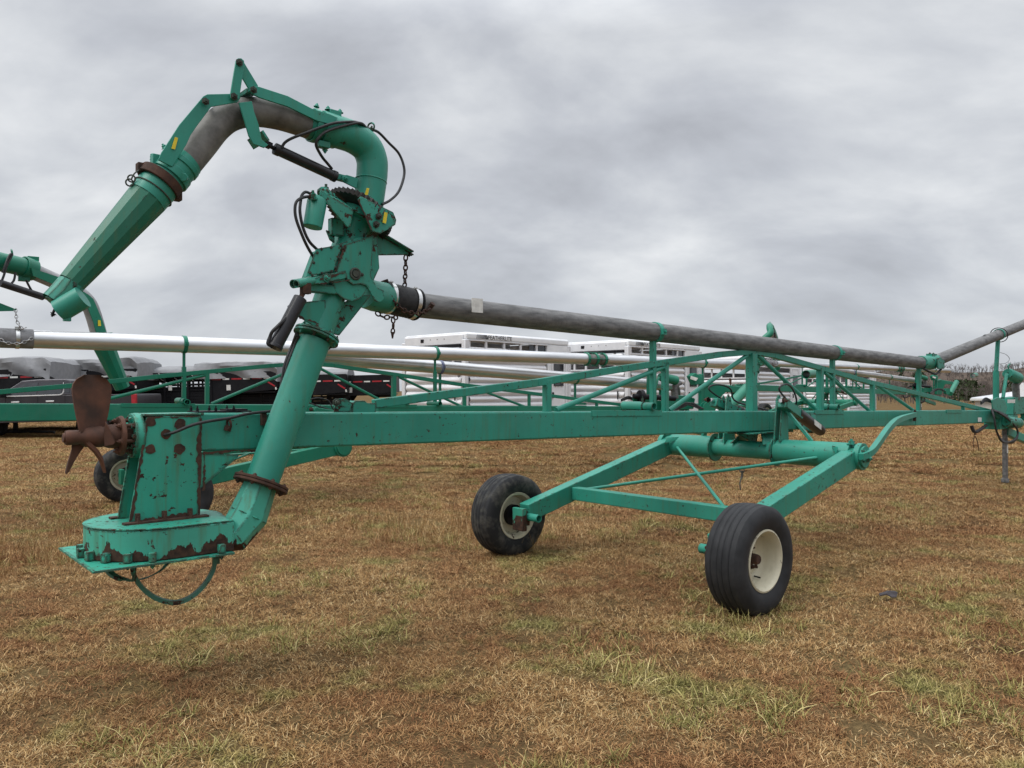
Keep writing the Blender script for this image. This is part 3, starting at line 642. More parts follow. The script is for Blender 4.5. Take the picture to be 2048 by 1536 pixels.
    # lower blades, swept and seen nearly edge-on
    for pts,yd,yb in (([(143,872),(170,879),(176,884),(160,905),(148,925),(138,944),(133,949),(131,947),(136,925),(143,900)],.02,.05),
                ([(157,874),(166,876),(178,886),(192,900),(201,915),(208,944),(206,946),(197,921),(186,905),(170,890)],-.02,-.035)):
        b=MB(); A=[L(px,py,-yd) for px,py in pts]; B=[L(px,py,-yd)+V((.006,yb*math.sin(min(1,(i if i<5 else len(pts)-i)/5)*2.2+.3),0)) for i,(px,py) in enumerate(pts)]
        n_=len(pts); vs=A+B; b.add(vs,[tuple(range(n_)),tuple(range(2*n_-1,n_-1,-1))]+[(i,i+n_,(i+1)%n_+n_,(i+1)%n_) for i in range(n_)]); b.build('blade',mt_prop,pr,smooth=60,bevel=.003)
    b=MB(); b.plate([L(211,843,.06),L(217,852,.07),L(231,884,.08),L(228,889,.08),L(209,893,.06),L(208,870,.05)],(.5,1,0),.012); b.build('blade',mt_prop,pr,bevel=.003)
    # guard hoops under the inlet
    b=MB(); pts=spline([L(430,1116,.20),L(426,1140,.20),L(408,1170,.20),L(380,1195,.20),L(348,1205,.20),L(312,1196,.20),L(284,1175,.20),L(268,1150,.20),L(264,1130,.20)],5)
    def strip(P,wd,th,nm):
        b=MB(); n_=len(P); vs=[]
        for i,p in enumerate(P):
            T=(P[min(n_-1,i+1)]-P[max(0,i-1)]).normalized(); yv=V((.25,1,0)).normalized() if nm else V((.9,.5,0)).normalized(); nn=T.cross(yv).normalized()
            for sx,sy in ((-1,-1),(1,-1),(1,1),(-1,1)): vs.append(p+yv*sx*wd/2+nn*sy*th/2)
        fs=[(i*4+k,i*4+(k+1)%4,(i+1)*4+(k+1)%4,(i+1)*4+k) for i in range(n_-1) for k in range(4)]+[(0,1,2,3),((n_-1)*4+3,(n_-1)*4+2,(n_-1)*4+1,(n_-1)*4)]
        b.add(vs,fs); b.build('guard_hoop',mt_hoop if mv is mt_vol else mh,vol,smooth=40)
    strip(pts,.036,.020,True)
    pts=spline([L(212,1136,-.1),L(226,1150,-.05),L(246,1159,0),L(275,1160,-.05),L(305,1150,-.1),L(325,1138,-.15),L(336,1124,-.2)],5); strip(pts,.034,.014,False)
    b=MB(); b.tube(spline([L(288,1129,.21),L(272,1133,.22),L(269,1146,.22),L(266,1160,.21)],5),.008,8); b.build('hoop_clip',mh,vol)
    b=MB(); b.box(L(432,1120,.2),(.03,.03,.04)); b.build('hoop_clip',mh,vol)
    # grease line along the beam
    b=MB(); P=spline([L(329,870,.115),L(350,864,.16),L(385,850,.17),L(420,842,.155),L(460,836,.145),L(500,827,.13),L(560,821,.12)],6); b.tube(P,.0085,8); b.build('grease_line',mt_hose,root)
    b=MB(); b.torus(L(458,848,.13),(1,0,.1),.026,.007,16,6); b.tube([L(457,852,.105),L(454,862,.105)],.02,10); b.build('line_clip',mt_rust,root)
    b=MB(); b.box(L(527,838,.112),(.03,.02,.07)); b.build('line_clip',mt_rust,root)

def riser(root,mt,mp,arm=True):
    L=M1
    A=L(521,971,.25); B=L(634,670,.205); T=L(737,407,.15); ax=(T-A).normalized()
    b=MB(); b.tube([A,A.lerp(B,.96),],.091,32); b.build('riser_pipe',mt,root,smooth=30)
    b=MB(); b.tube([B,L(704,463,.165),L(715,440,.16)],.089,32); b.build('riser_pipe',mp,root,smooth=30)
    # upper flange
    b=MB(); b.disc(B-ax*.016,ax,.134,.013,30); b.disc(B+ax*.002,ax,.132,.013,30); u=ax.cross(V((0,1,0))).normalized(); w_=ax.cross(u)
    for k in range(8):
        a=k*math.pi/4+.2; p=B+(u*math.cos(a)+w_*math.sin(a))*.112; b.bolt(p+ax*.010,ax,.010,.014); b.bolt(p-ax*.022,-ax,.010,.012)
    b.build('upper_flange',mp,root,bevel=.002)
    s0=.30
    b=MB()
    b.plate([L(592,619,s0-.03),L(607,604,s0-.03),L(650,600,s0-.03),L(652,648,s0-.03),L(628,652,s0-.03),L(597,634,s0-.03)],(0,1,0),.012)
    b.plate([L(592,619,s0-.13),L(607,604,s0-.13),L(650,600,s0-.13),L(652,648,s0-.13),L(597,634,s0-.13)],(0,1,0),.012)
    b.plate([L(742,590,.20),L(678,671,.20),L(664,668,.20),L(684,606,.20),L(720,590,.20)],(0,1,0),.012)
    b.build('pivot_gusset',mp,root,bevel=.002)
    # pivot box
    b=MB(); F=[L(635,498,.31),L(689,489,.31),L(669,543,.31),L(615,554,.31)]
    b.plate([p+V((-.01,.0,0)) for p in F],(0,1,0),.008); b.build('cover_plate',mp,root,bevel=.002)
    for i in range(4):
        for f in (.12,.5,.88):
            b=MB(); p=F[i].lerp(F[(i+1)%4],f); c=(F[0]+F[2])/2; p=p.lerp(c,.06); b.bolt(p+V((0,-.004,0)),(0,-1,0),.006,.008); b.build('cover_bolt',mt_bolt,root)
    b=MB(); F2=[V((p.x+.02,p.y+.10,p.z)) for p in F]; b.plate([L(638,500,.2),L(700,480,.2),L(738,478,.2),L(742,540,.2),L(730,566,.2),L(700,572,.2),L(664,566,.2),L(617,556,.2)],(0,1,0),.20); b.build('pivot_box',mp,root,bevel=.004)
    b=MB(); S=.312
    circ=[]
    cc=L(709,548,S); rr=.062
    pl=[L(690,489,S),L(720,480,S),L(747,470,S),L(743,520,S),L(741,552,S),L(752,574,S),L(768,582,S)]
    e=L(756,591,S)
    for k in range(9):
        a=R(35)-R(190)*k/8; pl.append(V((e.x+.040*math.cos(a),e.y,e.z+.040*math.sin(a))))
    pl+=[L(733,572,S),L(720,568,S),L(706,570,S),L(694,562,S),L(690,552,S),L(671,545,S)]
    b.plate(pl,(0,1,0),.014); b.build('side_plate',mp,root,bevel=.002)
    b=MB(); hd=[]; c=L(700,562,.30)
    for k in range(19):
        a=R(175)+R(190)*k/18; hd.append(V((c.x+.118*math.cos(a),c.y,c.z+.118*math.sin(a))))
    b.plate(hd,(0,1,0),.012); b.build('pivot_disc',mp,root,bevel=.002)
    b=MB(); b.torus(cc+V((0,-.010,0)),(0,1,0),.030,.008,24,8); b.tube([cc+V((0,-.02,0)),cc+V((0,.2,0))],.020,16); b.bolt(cc+V((.045,-.005,0)),(0,-1,0),.008,.012); b.build('pivot_pin',mt_bolt if mp is mt_pivot else mp,root)
    b=MB(); b.plate([L(618,562,.33),L(640,552,.33),L(690,541,.33),L(693,548,.33),L(692,556,.33),L(668,562,.33),L(640,568,.33),L(622,569,.33)],(0,1,0),.014)
    b.bolt(L(654,556,.34),(0,-1,0),.018,.012); b.build('tilt_link',mp,root,bevel=.002)
    b=MB(); b.pipe_open(L(592,568,.36),L(640,560,.30),.022,.005,20); b.pipe_open(L(586,568,.30),L(622,562,.24),.025,.005,20); b.build('cross_pin',mp,root)
    b=MB(); b.box((L(640,578,.28)),(.20,.05,.05)); b.build('pivot_block',mp,root,bevel=.004)
    # fin bracket holding the chain
    b=MB(); b.plate([L(745,476,.15),L(760,469,.15),L(818,504,.15),L(816,510,.15),L(746,511,.15)],(0,1,0),.012)
    P0,P1=L(760,469,.15),L(820,505,.15); b.bar(P0,P1,.09,.010,up=(0,0,1)); b.bolt(L(818,508,.15),(1,0,0),.012,.02); b.build('chain_bracket',mp,root,bevel=.002)
    # outlet stub
    b=MB(); P=[L(728,585,.10),L(748,592,.06),L(775,597,.0)]; b.tube(P,[.096,.098,.100],28,ref=(0,0,1)); b.build('outlet_stub',mt,root,smooth=40)
    # tilt cylinder
    A2=L(601,596,.34); B2=L(549,696,.34); b=MB(); b.tube([A2,B2],.038,26); b.tube([B2.lerp(A2,.06),B2],.041,26); c=b.build('tilt_cylinder',mt_cyl,root,bevel=.003)
    b=MB(); b.tube([A2,L(611,577,.34)],.014,12); b.box(L(611,577,.34),(.05,.04,.06)); b.build('cylinder_rod',mt_rust,c)
    b=MB(); b.tube(spline([L(578,613,.30),L(583,624,.34),L(568,640,.36),L(556,652,.36),L(545,663,.35),L(540,674,.34),L(536,687,.34),L(545,694,.34)],5),.010,8); b.build('hydraulic_hose',mt_hose,c)
    b=MB(); b.tube(spline([L(594,668,.20),L(586,690,.14),L(574,720,.14),L(568,745,.14),L(566,790,.14),L(600,822,.14)],6),.013,8)
    b.tube(spline([L(597,672,.20),L(590,692,.17),L(578,722,.17),L(573,745,.17),L(572,790,.17),L(610,822,.15)],6),.011,8); b.build('hose_bundle',mt_hose,root)

def turntable(root,mt,mp):
    L=M1
    T=L(737,407,.15); A=L(704,463,.165); ax=(T-A).normalized(); c=L(718,428,.155)
    b=MB(); n=40; R1=.205
    u=ax.cross(V((0,1,0))).normalized(); w_=ax.cross(u); pts=[]
    for k in range(n*2):
        a=2*math.pi*k/(n*2); r_=R1+(.012 if k%2 else -.004); pts.append(c+(u*math.cos(a)+w_*math.sin(a))*r_)
    b.plate(pts,ax,.035); b.build('ring_gear',mottled('greasy gear',(.012,.010,.009),(.035,.03,.025),20,.6,bump=.3),root)
    b=MB(); b.disc(c-ax*.045,ax,.125,.05,32); b.disc(c+ax*.05,ax,.125,.05,32); b.build('gear_collar',mp,root,bevel=.004)
    # guard: folded plate towards the viewer
    S=.37
    b=MB(); b.plate([L(721,393,S),L(786,425,S-.02),L(792,440,S-.02),L(790,450,S-.02),L(760,468,S),L(744,463,S),L(716,399,S)],(0,1,0),.010)
    b.plate([L(721,393,S),L(786,425,S-.02),L(786,425,S-.02)+V((.04,.24,.02)),L(721,393,S)+V((.06,.24,.02))],(V((-.4,0,1))),.008)
    b.build('gear_guard',mp,root,bevel=.002)
    b=MB(); b.bolt(L(757,433,S+.006),(0,-1,0),.014,.02); b.bolt(L(752,449,S+.006),(0,-1,0),.014,.02); b.build('guard_bolts',mt_bolt,root)
    b=MB(); b.plate([L(769,424,S+.004),L(775,426,S+.004),L(772,447,S+.004),L(765,445,S+.004)],(0,1,0),.003); b.build('decal',mt_yel,root)
    b=MB(); b.plate([L(734,376,.26),L(738,377,.26),L(734,396,.26),L(728,394,.26)],(0,1,0),.006); b.build('decal',mt_yel,root)
    b=MB(); b.plate([L(640,383,.33),L(647,384,.33),L(706,421,.33),L(700,454,.33),L(694,454,.33),L(640,392,.33)],(0,1,0),.012)
    b.plate([L(640,383,.33),L(650,386,.33),L(706,421,.33),L(712,420,.2),L(655,381,.18),L(643,379,.2)],(-.3,0,1),.012)
    b.build('motor_bracket',mp,root,bevel=.002)
    b=MB(); b.tube([L(637,396,.29),L(634,404,.29),L(625,455,.29)],[.045,.056,.054],26); mo=b.build('slew_motor',mt,root,bevel=.004,smooth=40)
    b=MB(); b.lathe([(.0001,0),(.045,0),(.05,.012),(.045,.03),(.0001,.03)],L(648,392,.27),ax,14); b.bolt(L(628,399,.33),(-.3,-.3,1),.014,.03); b.bolt(L(652,386,.28),(0,0,1),.018,.03); b.bolt(L(664,395,.25),(0,0,1),.02,.02); b.build('motor_cap',mp,mo)
    b=MB(); b.tube([L(618,391,.30),L(636,404,.32)],.017,12); b.tube([L(622,385,.26),L(636,398,.28)],.014,12); b.build('hose_fitting',mt_rust,mo)
    for P in ([(624,389,.26),(612,384,.27),(604,390,.28),(601,404,.29),(600,425,.30),(606,455,.30),(618,482,.30),(635,500,.28)],[(618,393,.30),(606,395,.31),(594,402,.32),(590,416,.32),(592,437,.32),(602,465,.32),(614,492,.31),(628,516,.28)]):
        b=MB(); b.tube(spline([L(*p) for p in P],5),.0085,8); b.build('hydraulic_hose',mt_hose,root)
    b=MB(); b.plate([L(652,460,.2),L(668,470,.2),L(668,486,.2),L(660,480,.2)],(0,1,0),.02); b.box(L(672,455,.22),(.08,.05,.10)); b.build('pinion_bracket',mp,root,bevel=.003)

def spout_main(root,mt,mp):
    """goose-neck, articulated linkage and tapered nozzle; all lie in the plane s=.15"""
    L=M1; S=.15
    P=[L(728,432,S),L(737,407,S),L(744,350,S),L(744,322,S),L(733,295,S),L(708,276,S),L(678,265,S),L(658,260.5,S)]
    Q=[P[0],P[1]]+spline(P[2:],6)
    b=MB(); b.tube(Q,[.093,.093]+[.0965]*(len(Q)-2),32); el=b.build('gooseneck_pipe',mt,root,smooth=40)
    b=MB(); b.torus(L(742,362,S),(L(744,350,S)-L(737,407,S)),.096,.004,32,6)
    b.build('weld_seam',mt,el)
    b=MB(); b.torus(L(742,254,S+.02),(1,.4,0),.025,.006,18,6); b.bolt(L(741,262,S+.02),(.3,0,1),.012,.02); b.build('lifting_eye',mp,el)
    # spout pipe segments
    d1=(L(612,246,S)-L(660,261,S)).normalized()
    b=MB(); b.tube([L(660,261,S),L(640,255,S),L(614,248,S)],[.088,.086,.084],28); b.build('swivel_collar',mt,root)
    b=MB(); b.tube(spline([L(618,250,S),L(560,232,S),L(506,224,S),L(462,232,S),L(432,253,S),L(402,290,S),L(372,326,S)],5),[.080]*31,28); b.build('spout_pipe',mt_galv,root,smooth=50)
    b=MB()
    for p,q_ in (((656,259.5),(640,255)),): b.band(L(*p,S),d1,.088,.10,.012)
    b.band(L(628,251.5,S),d1,.088,.035,.01)
    for py,px in ((218,656),(222,682)): pass
    b.box(L(668,228,S+.02),(.075,.05,.035)); b.box(L(646,290,S+.03),(.07,.05,.035)); b.bolt(L(656,220,S+.02),(0,0,1),.014,.014); b.bolt(L(680,226,S+.02),(0,0,1),.014,.014); b.bolt(L(633,214,S),(.2,0,1),.012,.014); b.bolt(L(650,300,S+.03),(0,0,-1),.012,.012)
    b.build('swivel_clamp',mt,root,bevel=.003)
    for sd,nm in ((.245,1),(.055,0)):
        b=MB(); b.plate([L(*p,sd) for p in ((518,174),(575,192.5),(624,218),(660,229),(675,236),(663.5,250),(633,242),(574.5,213.6),(519,196),(506,190),(498,181),(506,174))],(0,1,0),.012); b.build('upper_arm',mt,root,bevel=.002)
        b=MB(); b.plate([L(*p,sd+.004) for p in ((406,193),(414,189),(460,188),(478,186),(480,197),(474,205),(422,214),(395,250),(381,270),(372,290),(344,334),(316,320),(322,306),(358,250))],(0,1,0),.012); b.build('lower_arm',mt,root,bevel=.002)
        b=MB(); b.plate([L(*p,sd+.018) for p in ((471,122),(475,117),(482,117),(487.5,122),(488,130),(479,190),(477,198),(469,201),(461,197),(460,190))],(0,1,0),.012); b.build('lever_arm',mt,root,bevel=.002)
        b=MB(); b.plate([L(*p,sd-.016) for p in ((472,124),(477,118),(484,119),(489,128),(515,171),(517,181),(508,187),(499,182),(490,166),(480,150))],(0,1,0),.012); b.build('lever_arm',mt,root,bevel=.002)
        b=MB(); b.plate([L(*p,sd+.016) for p in ((477,206),(503,203),(507,222),(516,248),(523,280),(536,290),(528,296),(506,288),(497,272),(488,240))],(0,1,0),.012); b.build('center_bracket',mt,root,bevel=.002)
        b=MB()
        for p in ((478.5,125),(507,180),(468,193),(411,203)):
            q_=L(*p,sd+.026); b.bolt(q_,(0,-1,0),.013,.014)
        b.build('linkage_bolt',mt_bolt if mt is mt_tube else mt,root)
    b=MB()
    for p in ((478.5,125),(507,180),(468,193),(411,203)): b.tube([L(*p,.24),L(*p,.04)],.012,12)
    b.build('linkage_pin',mt_bolt if mt is mt_tube else mt,root)
    b=MB(); b.bar(L(510,270,.15),L(523,290,.15),.20,.012,up=(1,0,.4)); b.bar(L(480,190,.15),L(505,189,.15),.18,.02); b.build('bracket_web',mp,root)
    # spout hydraulic cylinder
    A=L(549,297,.16); B=L(672,354,.16); b=MB(); b.tube([A,B],.031,24); b.tube([A,A.lerp(B,.08)],.034,24); b.tube([B.lerp(A,.07),B],.034,24); cy=b.build('spout_cylinder',mt_cyl,root,bevel=.002)
    b=MB(); b.tube([L(528,286,.16),A],.012,12); b.bar(L(523,283,.16),L(542,293,.16),.05,.028); b.build('cylinder_rod',mt_black,cy,bevel=.004)
    b=MB(); b.plate([L(684,351,.19),L(693,350,.19),L(716,357,.19),L(712,377,.19),L(686,364,.19),L(683,357,.19)],(0,1,0),.012); b.plate([L(684,351,.12),L(716,357,.12),L(712,377,.12),L(686,364,.12)],(0,1,0),.012); b.bar(L(670,353,.155),L(690,358,.155),.04,.035); b.bolt(L(690.5,357.5,.197),(0,-1,0),.014,.014); b.build('cylinder_lug',mt,root,bevel=.002)
    for P in ([(563,296,.19),(570,285,.2),(585,276,.22),(614,265,.25),(661,248,.27),(690,244,.26),(715,245,.24),(736,257,.18),(756,264,.16),(778,286,.15),(797,306,.15),(807,330,.16),(808,352,.17),(798,382,.20),(781,400,.22),(764,409,.24)],[(664,338,.17),(655,327,.18),(645,315,.2),(635,298,.23),(632,287,.25),(637,276,.26),(655,262,.27),(690,251,.26),(720,246,.25),(734,257,.2)]):
        b=MB(); b.tube(spline([L(*p) for p in P],6),.0085,8); b.build('hydraulic_hose',mt_hose,root)
    # lower swivel and nozzle
    C0=L(372,326,S); C1=L(143,569,S); dn=(C1-L(335,343,S)).normalized()
    c=L(350,340,S); 
    b=MB(); b.tube([L(374,322,S),L(356,338,S),L(326,363,S),L(314,376,S)],[.086,.090,.094,.098],32); b.build('nozzle_collar',mt,root,smooth=40)
    b=MB(); b.band(L(362,331,S),dn,.086,.03,.010); b.band(L(341,349,S),dn,.092,.045,.012); b.box(L(313,322,S+.02),(.05,.05,.06)); b.box(L(368,358,S+.04),(.05,.04,.04)); b.tube([L(371,357,S+.02),L(366,354,S+.10)],.022,14)
    b.bolt(L(330,296,S),(-.5,0,.7),.013,.014); b.bolt(L(308,316,S),(-.5,0,.7),.016,.014); b.build('swivel_clamp',mt,root,bevel=.003)
    b=MB(); rc=L(320,363,S); b.band(rc,dn,.098,.050,.016,36); b.box(L(284,336,S),(.05,.05,.045)); b.box(L(352,388,S),(.05,.05,.07)); b.build('clamp_band',mt_rust,root,bevel=.003)
    b=MB(); b.torus(L(306,384,S),dn,.102,.0035,30,6)
    for o_ in ((263,357),(259,365),(357,375)): b.torus(L(*o_,S+.03),(.4,1,.2),.017,.004,16,6)
    b.tube(spline([L(278,340,S+.02),L(268,348,S+.05),L(262,360,S+.05)],4),.004,6); b.build('retaining_wire',mt_bolt,root)
    b=MB(); b.tube([L(315,374,S),L(294,397,S)],[.099,.098],24); b.build('nozzle_cuff',mt,root)
    b=MB(); b.tube([L(296,396,S),L(143,566,S)],[.097,.060],12,ref=(0,.9,.45)); nz=b.build('nozzle',paint('nozzle paint',(.018,.16,.100),rust=.2,edge=.2,streak=.5) if mt is mt_tube else mt,root,smooth=15)
    b=MB(); b.tube([L(143,566,S),L(128,588,S),L(108,606,S)],[.060,.066,.062],12,ref=(0,.9,.45),caps=False); b.tube([L(110,604,S),L(107,607,S)],[.045,.045],12); b.tube(spline([L(143,566,S)-V((0,.062,0)),L(150,575,S+.06),L(143,566,S)+V((0,0,-.06))],3),.004,6); b.build('nozzle_tip',mp,root,smooth=15)
    b=MB(); A=L(118,622,S+.04); B=L(166,594,S+.095); b.lathe([(.0001,.02),(.05,.02),(.05,0),(.054,0),(.054,(B-A).length),(.0001,(B-A).length)],A,B-A,28); b.box(L(134,636,S+.06),(.03,.03,.03)); b.build('deflector',mt,root)
    b=MB(); b.tube([L(112,613,S),L(106,626,S)],.006,8); b.bolt(L(107,627,S),(-.4,0,-.8),.009,.01); b.build('adjusting_bolt',mt_black,root)
    b=MB(); b.plate([L(350,274,.262),L(356,276,.262),L(350,299,.262),L(343,297,.262)],(0,1,0),.003); b.build('decal',mt_yel,root)

def hitch(root,mt,mp):
    L=M1
    b=MB(); b.tube([L(1992,800,0),L(1992,742,0)],.046,18); b.tube([L(1992,745,0),L(1996,678,0)],.034,18); b.build('pipe_post',mt,root)
    b=MB(); b.plate([L(1985,828,.12),L(1983,800,.12),L(1995,794,.12),L(2008,800,.12),L(2014,815,.12),L(2008,832,.12),L(1996,838,.12)],(0,1,0),.02)
    b.plate([L(1985,828,-.12),L(1983,800,-.12),L(1995,794,-.12),L(2008,800,-.12),L(2014,815,-.12),L(1996,838,-.12)],(0,1,0),.02)
    b.box(L(2012,843,0),(.50,.22,.22)); b.box(L(1990,846,0),(.3,.24,.2)); b.build('hitch_frame',mt,root,bevel=.008)
    b=MB(); b.tube([L(2010,842,.16),L(2036,846,.16)],.09,20); b.lathe([(.05,0),(.12,0),(.12,.06),(.05,.09)],L(2035,832,.0),(1,0,0),24); b.build('gearbox',mp,root,bevel=.008)
    b=MB(); b.tube([L(2024,817,.0),L(2110,818,0)],.04,16); b.build('drive_shaft',mt,root)
    b=MB(); b.plate([L(2012,830,0),L(2014,795,0),L(2034,793,0),L(2044,801,0),L(2042,826,0)],(0,1,0),.24); b.build('valve_box',mp,root,bevel=.01)
    b=MB(); b.plate([L(2015,799,.13),L(2030,799,.13),L(2030,806,.13),L(2015,806,.13)],(0,1,0),.004); b.build('decal',mt_white,root)
    b=MB(); b.tube([L(2006,796,.1),L(2012,755,.1),L(2014,748,.1)],.028,12); b.build('reel_arm',mt,root)
    b=MB(); ax=L(2035,757,.1)-L(2016,748,.1); b.lathe([(.02,0),(.075,0),(.095,.05),(.10,ax.length),(.07,ax.length),(.06,.06),(.02,.04)],L(2015,747,.1),ax,24,closed=True); b.tube(spline([L(2018,744,.1),L(2016,732,.1),L(2020,728,.1)],4),.012,8); b.build('intake_bell',mt,root)
    b=MB(); b.tube([L(2038,762,.08),L(2031,770,.08),L(2033,800,.08)],[.05,.06,.055],18); b.build('intake_pipe',mt_gray,root)
    b=MB(); b.bar(L(2010,862,0),L(2062,884,0),.10,.14); b.build('drawbar',mt,root,bevel=.01)
    b=MB(); A=L(2010,890,0); A2=V((A.x,A.y,A.z+.45)); b.bar((A.x,A.y,.06),(A.x,A.y,1.05),.07,.07,up=(1,0,0)); b.bar((A.x,A.y,.005),(A.x,A.y,.07),.10,.10,up=(1,0,0)); jk=b.build('jack_leg',mt_gray,root,bevel=.006)
    b=MB(); b.box((A.x,A.y-.037,.58),(.06,.004,.14)); b.build('decal',mt_white,jk)
    for k in range(4):
        o_=k*.02; b=MB(); b.tube(spline([L(1984,818+k,.12+o_),L(1988,835,.16+o_),L(1993,862,.18+o_),L(2004,880+k,.18+o_),L(2022,886-k,.18+o_),L(2034,876-k,.18+o_),L(2034,858,.18+o_),L(2022-k*2,838,.17+o_),L(2004-k*2,826,.16+o_),L(1987,820,.15)],5),.015,8); b.build('hydraulic_hose',mt_hose,root)
    for k in range(3):
        b=MB(); b.tube(spline([L(1962,808-k*2,.05),L(1972,802-k*3,.06),L(1985,806-k,.1),L(2000,811+k*2,.12)],5),.012,8); b.build('hydraulic_hose',mt_hose,root)
    b=MB(); b.tube(spline([L(1943,852,.08),L(1948,863,.1),L(1956,862,.1),L(1972,851,.08)],5),.026,10); b.build('strap',mt_rub,root)
    b=MB(); b.torus(L(1950,866,.1),(0,1,0),.032,.005,16,6); b.tube(spline([L(1948,895,.1),L(1946,885,.1),L(1950,872,.1),L(1955,884,.1),L(1958,901,.1)],5),.006,6); b.build('tow_hook',mt_rust,root)
    b=MB(); b.plate([L(1956,835,.103),L(1963,835,.103),L(1963,843.5,.103),L(1956,843.5,.103)],(0,1,0),.004); b.build('decal',mt_white,root)
    b=MB(); b.tube(spline([L(2000,705,0),L(2012,709,0),L(2019,718,0),L(2012,726,0),L(1998,728,0)],5),.004,6); b.build('loose_wire',mt_gray,root)

def clampring(root,p,ax,r,mat,name='pipe_clamp'):
    b=MB(); b.band(p,ax,r,.05,.008,32); b.box(V(p)+V((0,-r-.012,-.0)),(.05,.03,.05)); b.bolt(V(p)+V((0,-r-.03,.0)),(0,-1,0),.008,.012); return b.build(name,mat,root)

def rust_strip(root,p0,p1,up,w0=.018,n=44,seed=0,off=(0,-.002,0),name='corroded_seam'):
    rd=random.Random(seed); p0=V(p0)+V(off); p1=V(p1)+V(off); up=V(up).normalized(); top=[];bot=[]; w0*=.68; a=w0;c=w0*.6
    for i in range(n+1):
        p=p0.lerp(p1,i/n); a=max(.05*w0,min(1.9*w0,a+rd.uniform(-.8,.72)*w0)); c=max(.1*w0,min(.8*w0,c+rd.uniform(-.4,.4)*w0)); top.append(p+up*a+ (p1-p0)*rd.uniform(-.25,.25)/n); bot.append(p-up*c)
    vs=top+bot; m=n+1; b=MB(); b.add(vs,[(i,i+1,m+i+1,m+i) for i in range(n)]); d=V(off).normalized()*.0015
    b.add([v-d for v in vs],[(i,m+i,m+i+1,i+1) for i in range(n)]); return b.build(name,mt_rust,root,smooth=0)
# ---- machine 1
r1=empty('manure_pump',M1.o,M1.a,'teal lagoon pump in the foreground with rusty propeller, raised spout and dull grey pipe','farm pump','lagoon pumps parked in a row')
bz=chassis(r1,mt_beam,mt_tube,mt_tire)
lock_bar(r1); head(r1,mt_vol,mt_head); riser(r1,mt_tube,mt_pivot); turntable(r1,mt_tube,mt_pivot); spout_main(r1,mt_tube,mt_pivot); hitch(r1,mt_beam,mt_pivot)
for a_,c_,u_,w_ in (((-3.79,-.1075,.92),(-3.712,-.1075,1.43),(1,0,0),.012),((-3.452,-.1075,.91),(-3.442,-.1075,1.43),(-1,0,0),.016),((-3.43,-.1085,1.247),(-3.12,-.1085,1.246),(0,0,-1),.011),((-3.70,-.1075,1.44),(-3.46,-.1075,1.44),(0,0,-1),.007),((-3.76,-.1075,.915),(-3.46,-.1075,.915),(0,0,1),.014),((-3.43,-.107,1.04),(-3.42,-.107,1.24),(1,0,0),.010)):
    rust_strip(r1,a_,c_,u_,w_,seed=int(abs(a_[2]*100)))
for k,(a_,c_,sd_,u_,w_) in enumerate((((690,490),(670,543),.317,(1,0,.2),.017),((700,560),(640,568),.34,(0,0,-1),.010),((640,557),(690,545),.34,(0,0,-1),.009),((598,634),(645,650),.277,(0,0,1),.016),((716,400),(742,460),.376,(1,0,.3),.006))):
    rust_strip(r1,M1(*a_,sd_),M1(*c_,sd_),u_,w_,n=18,seed=20+k)
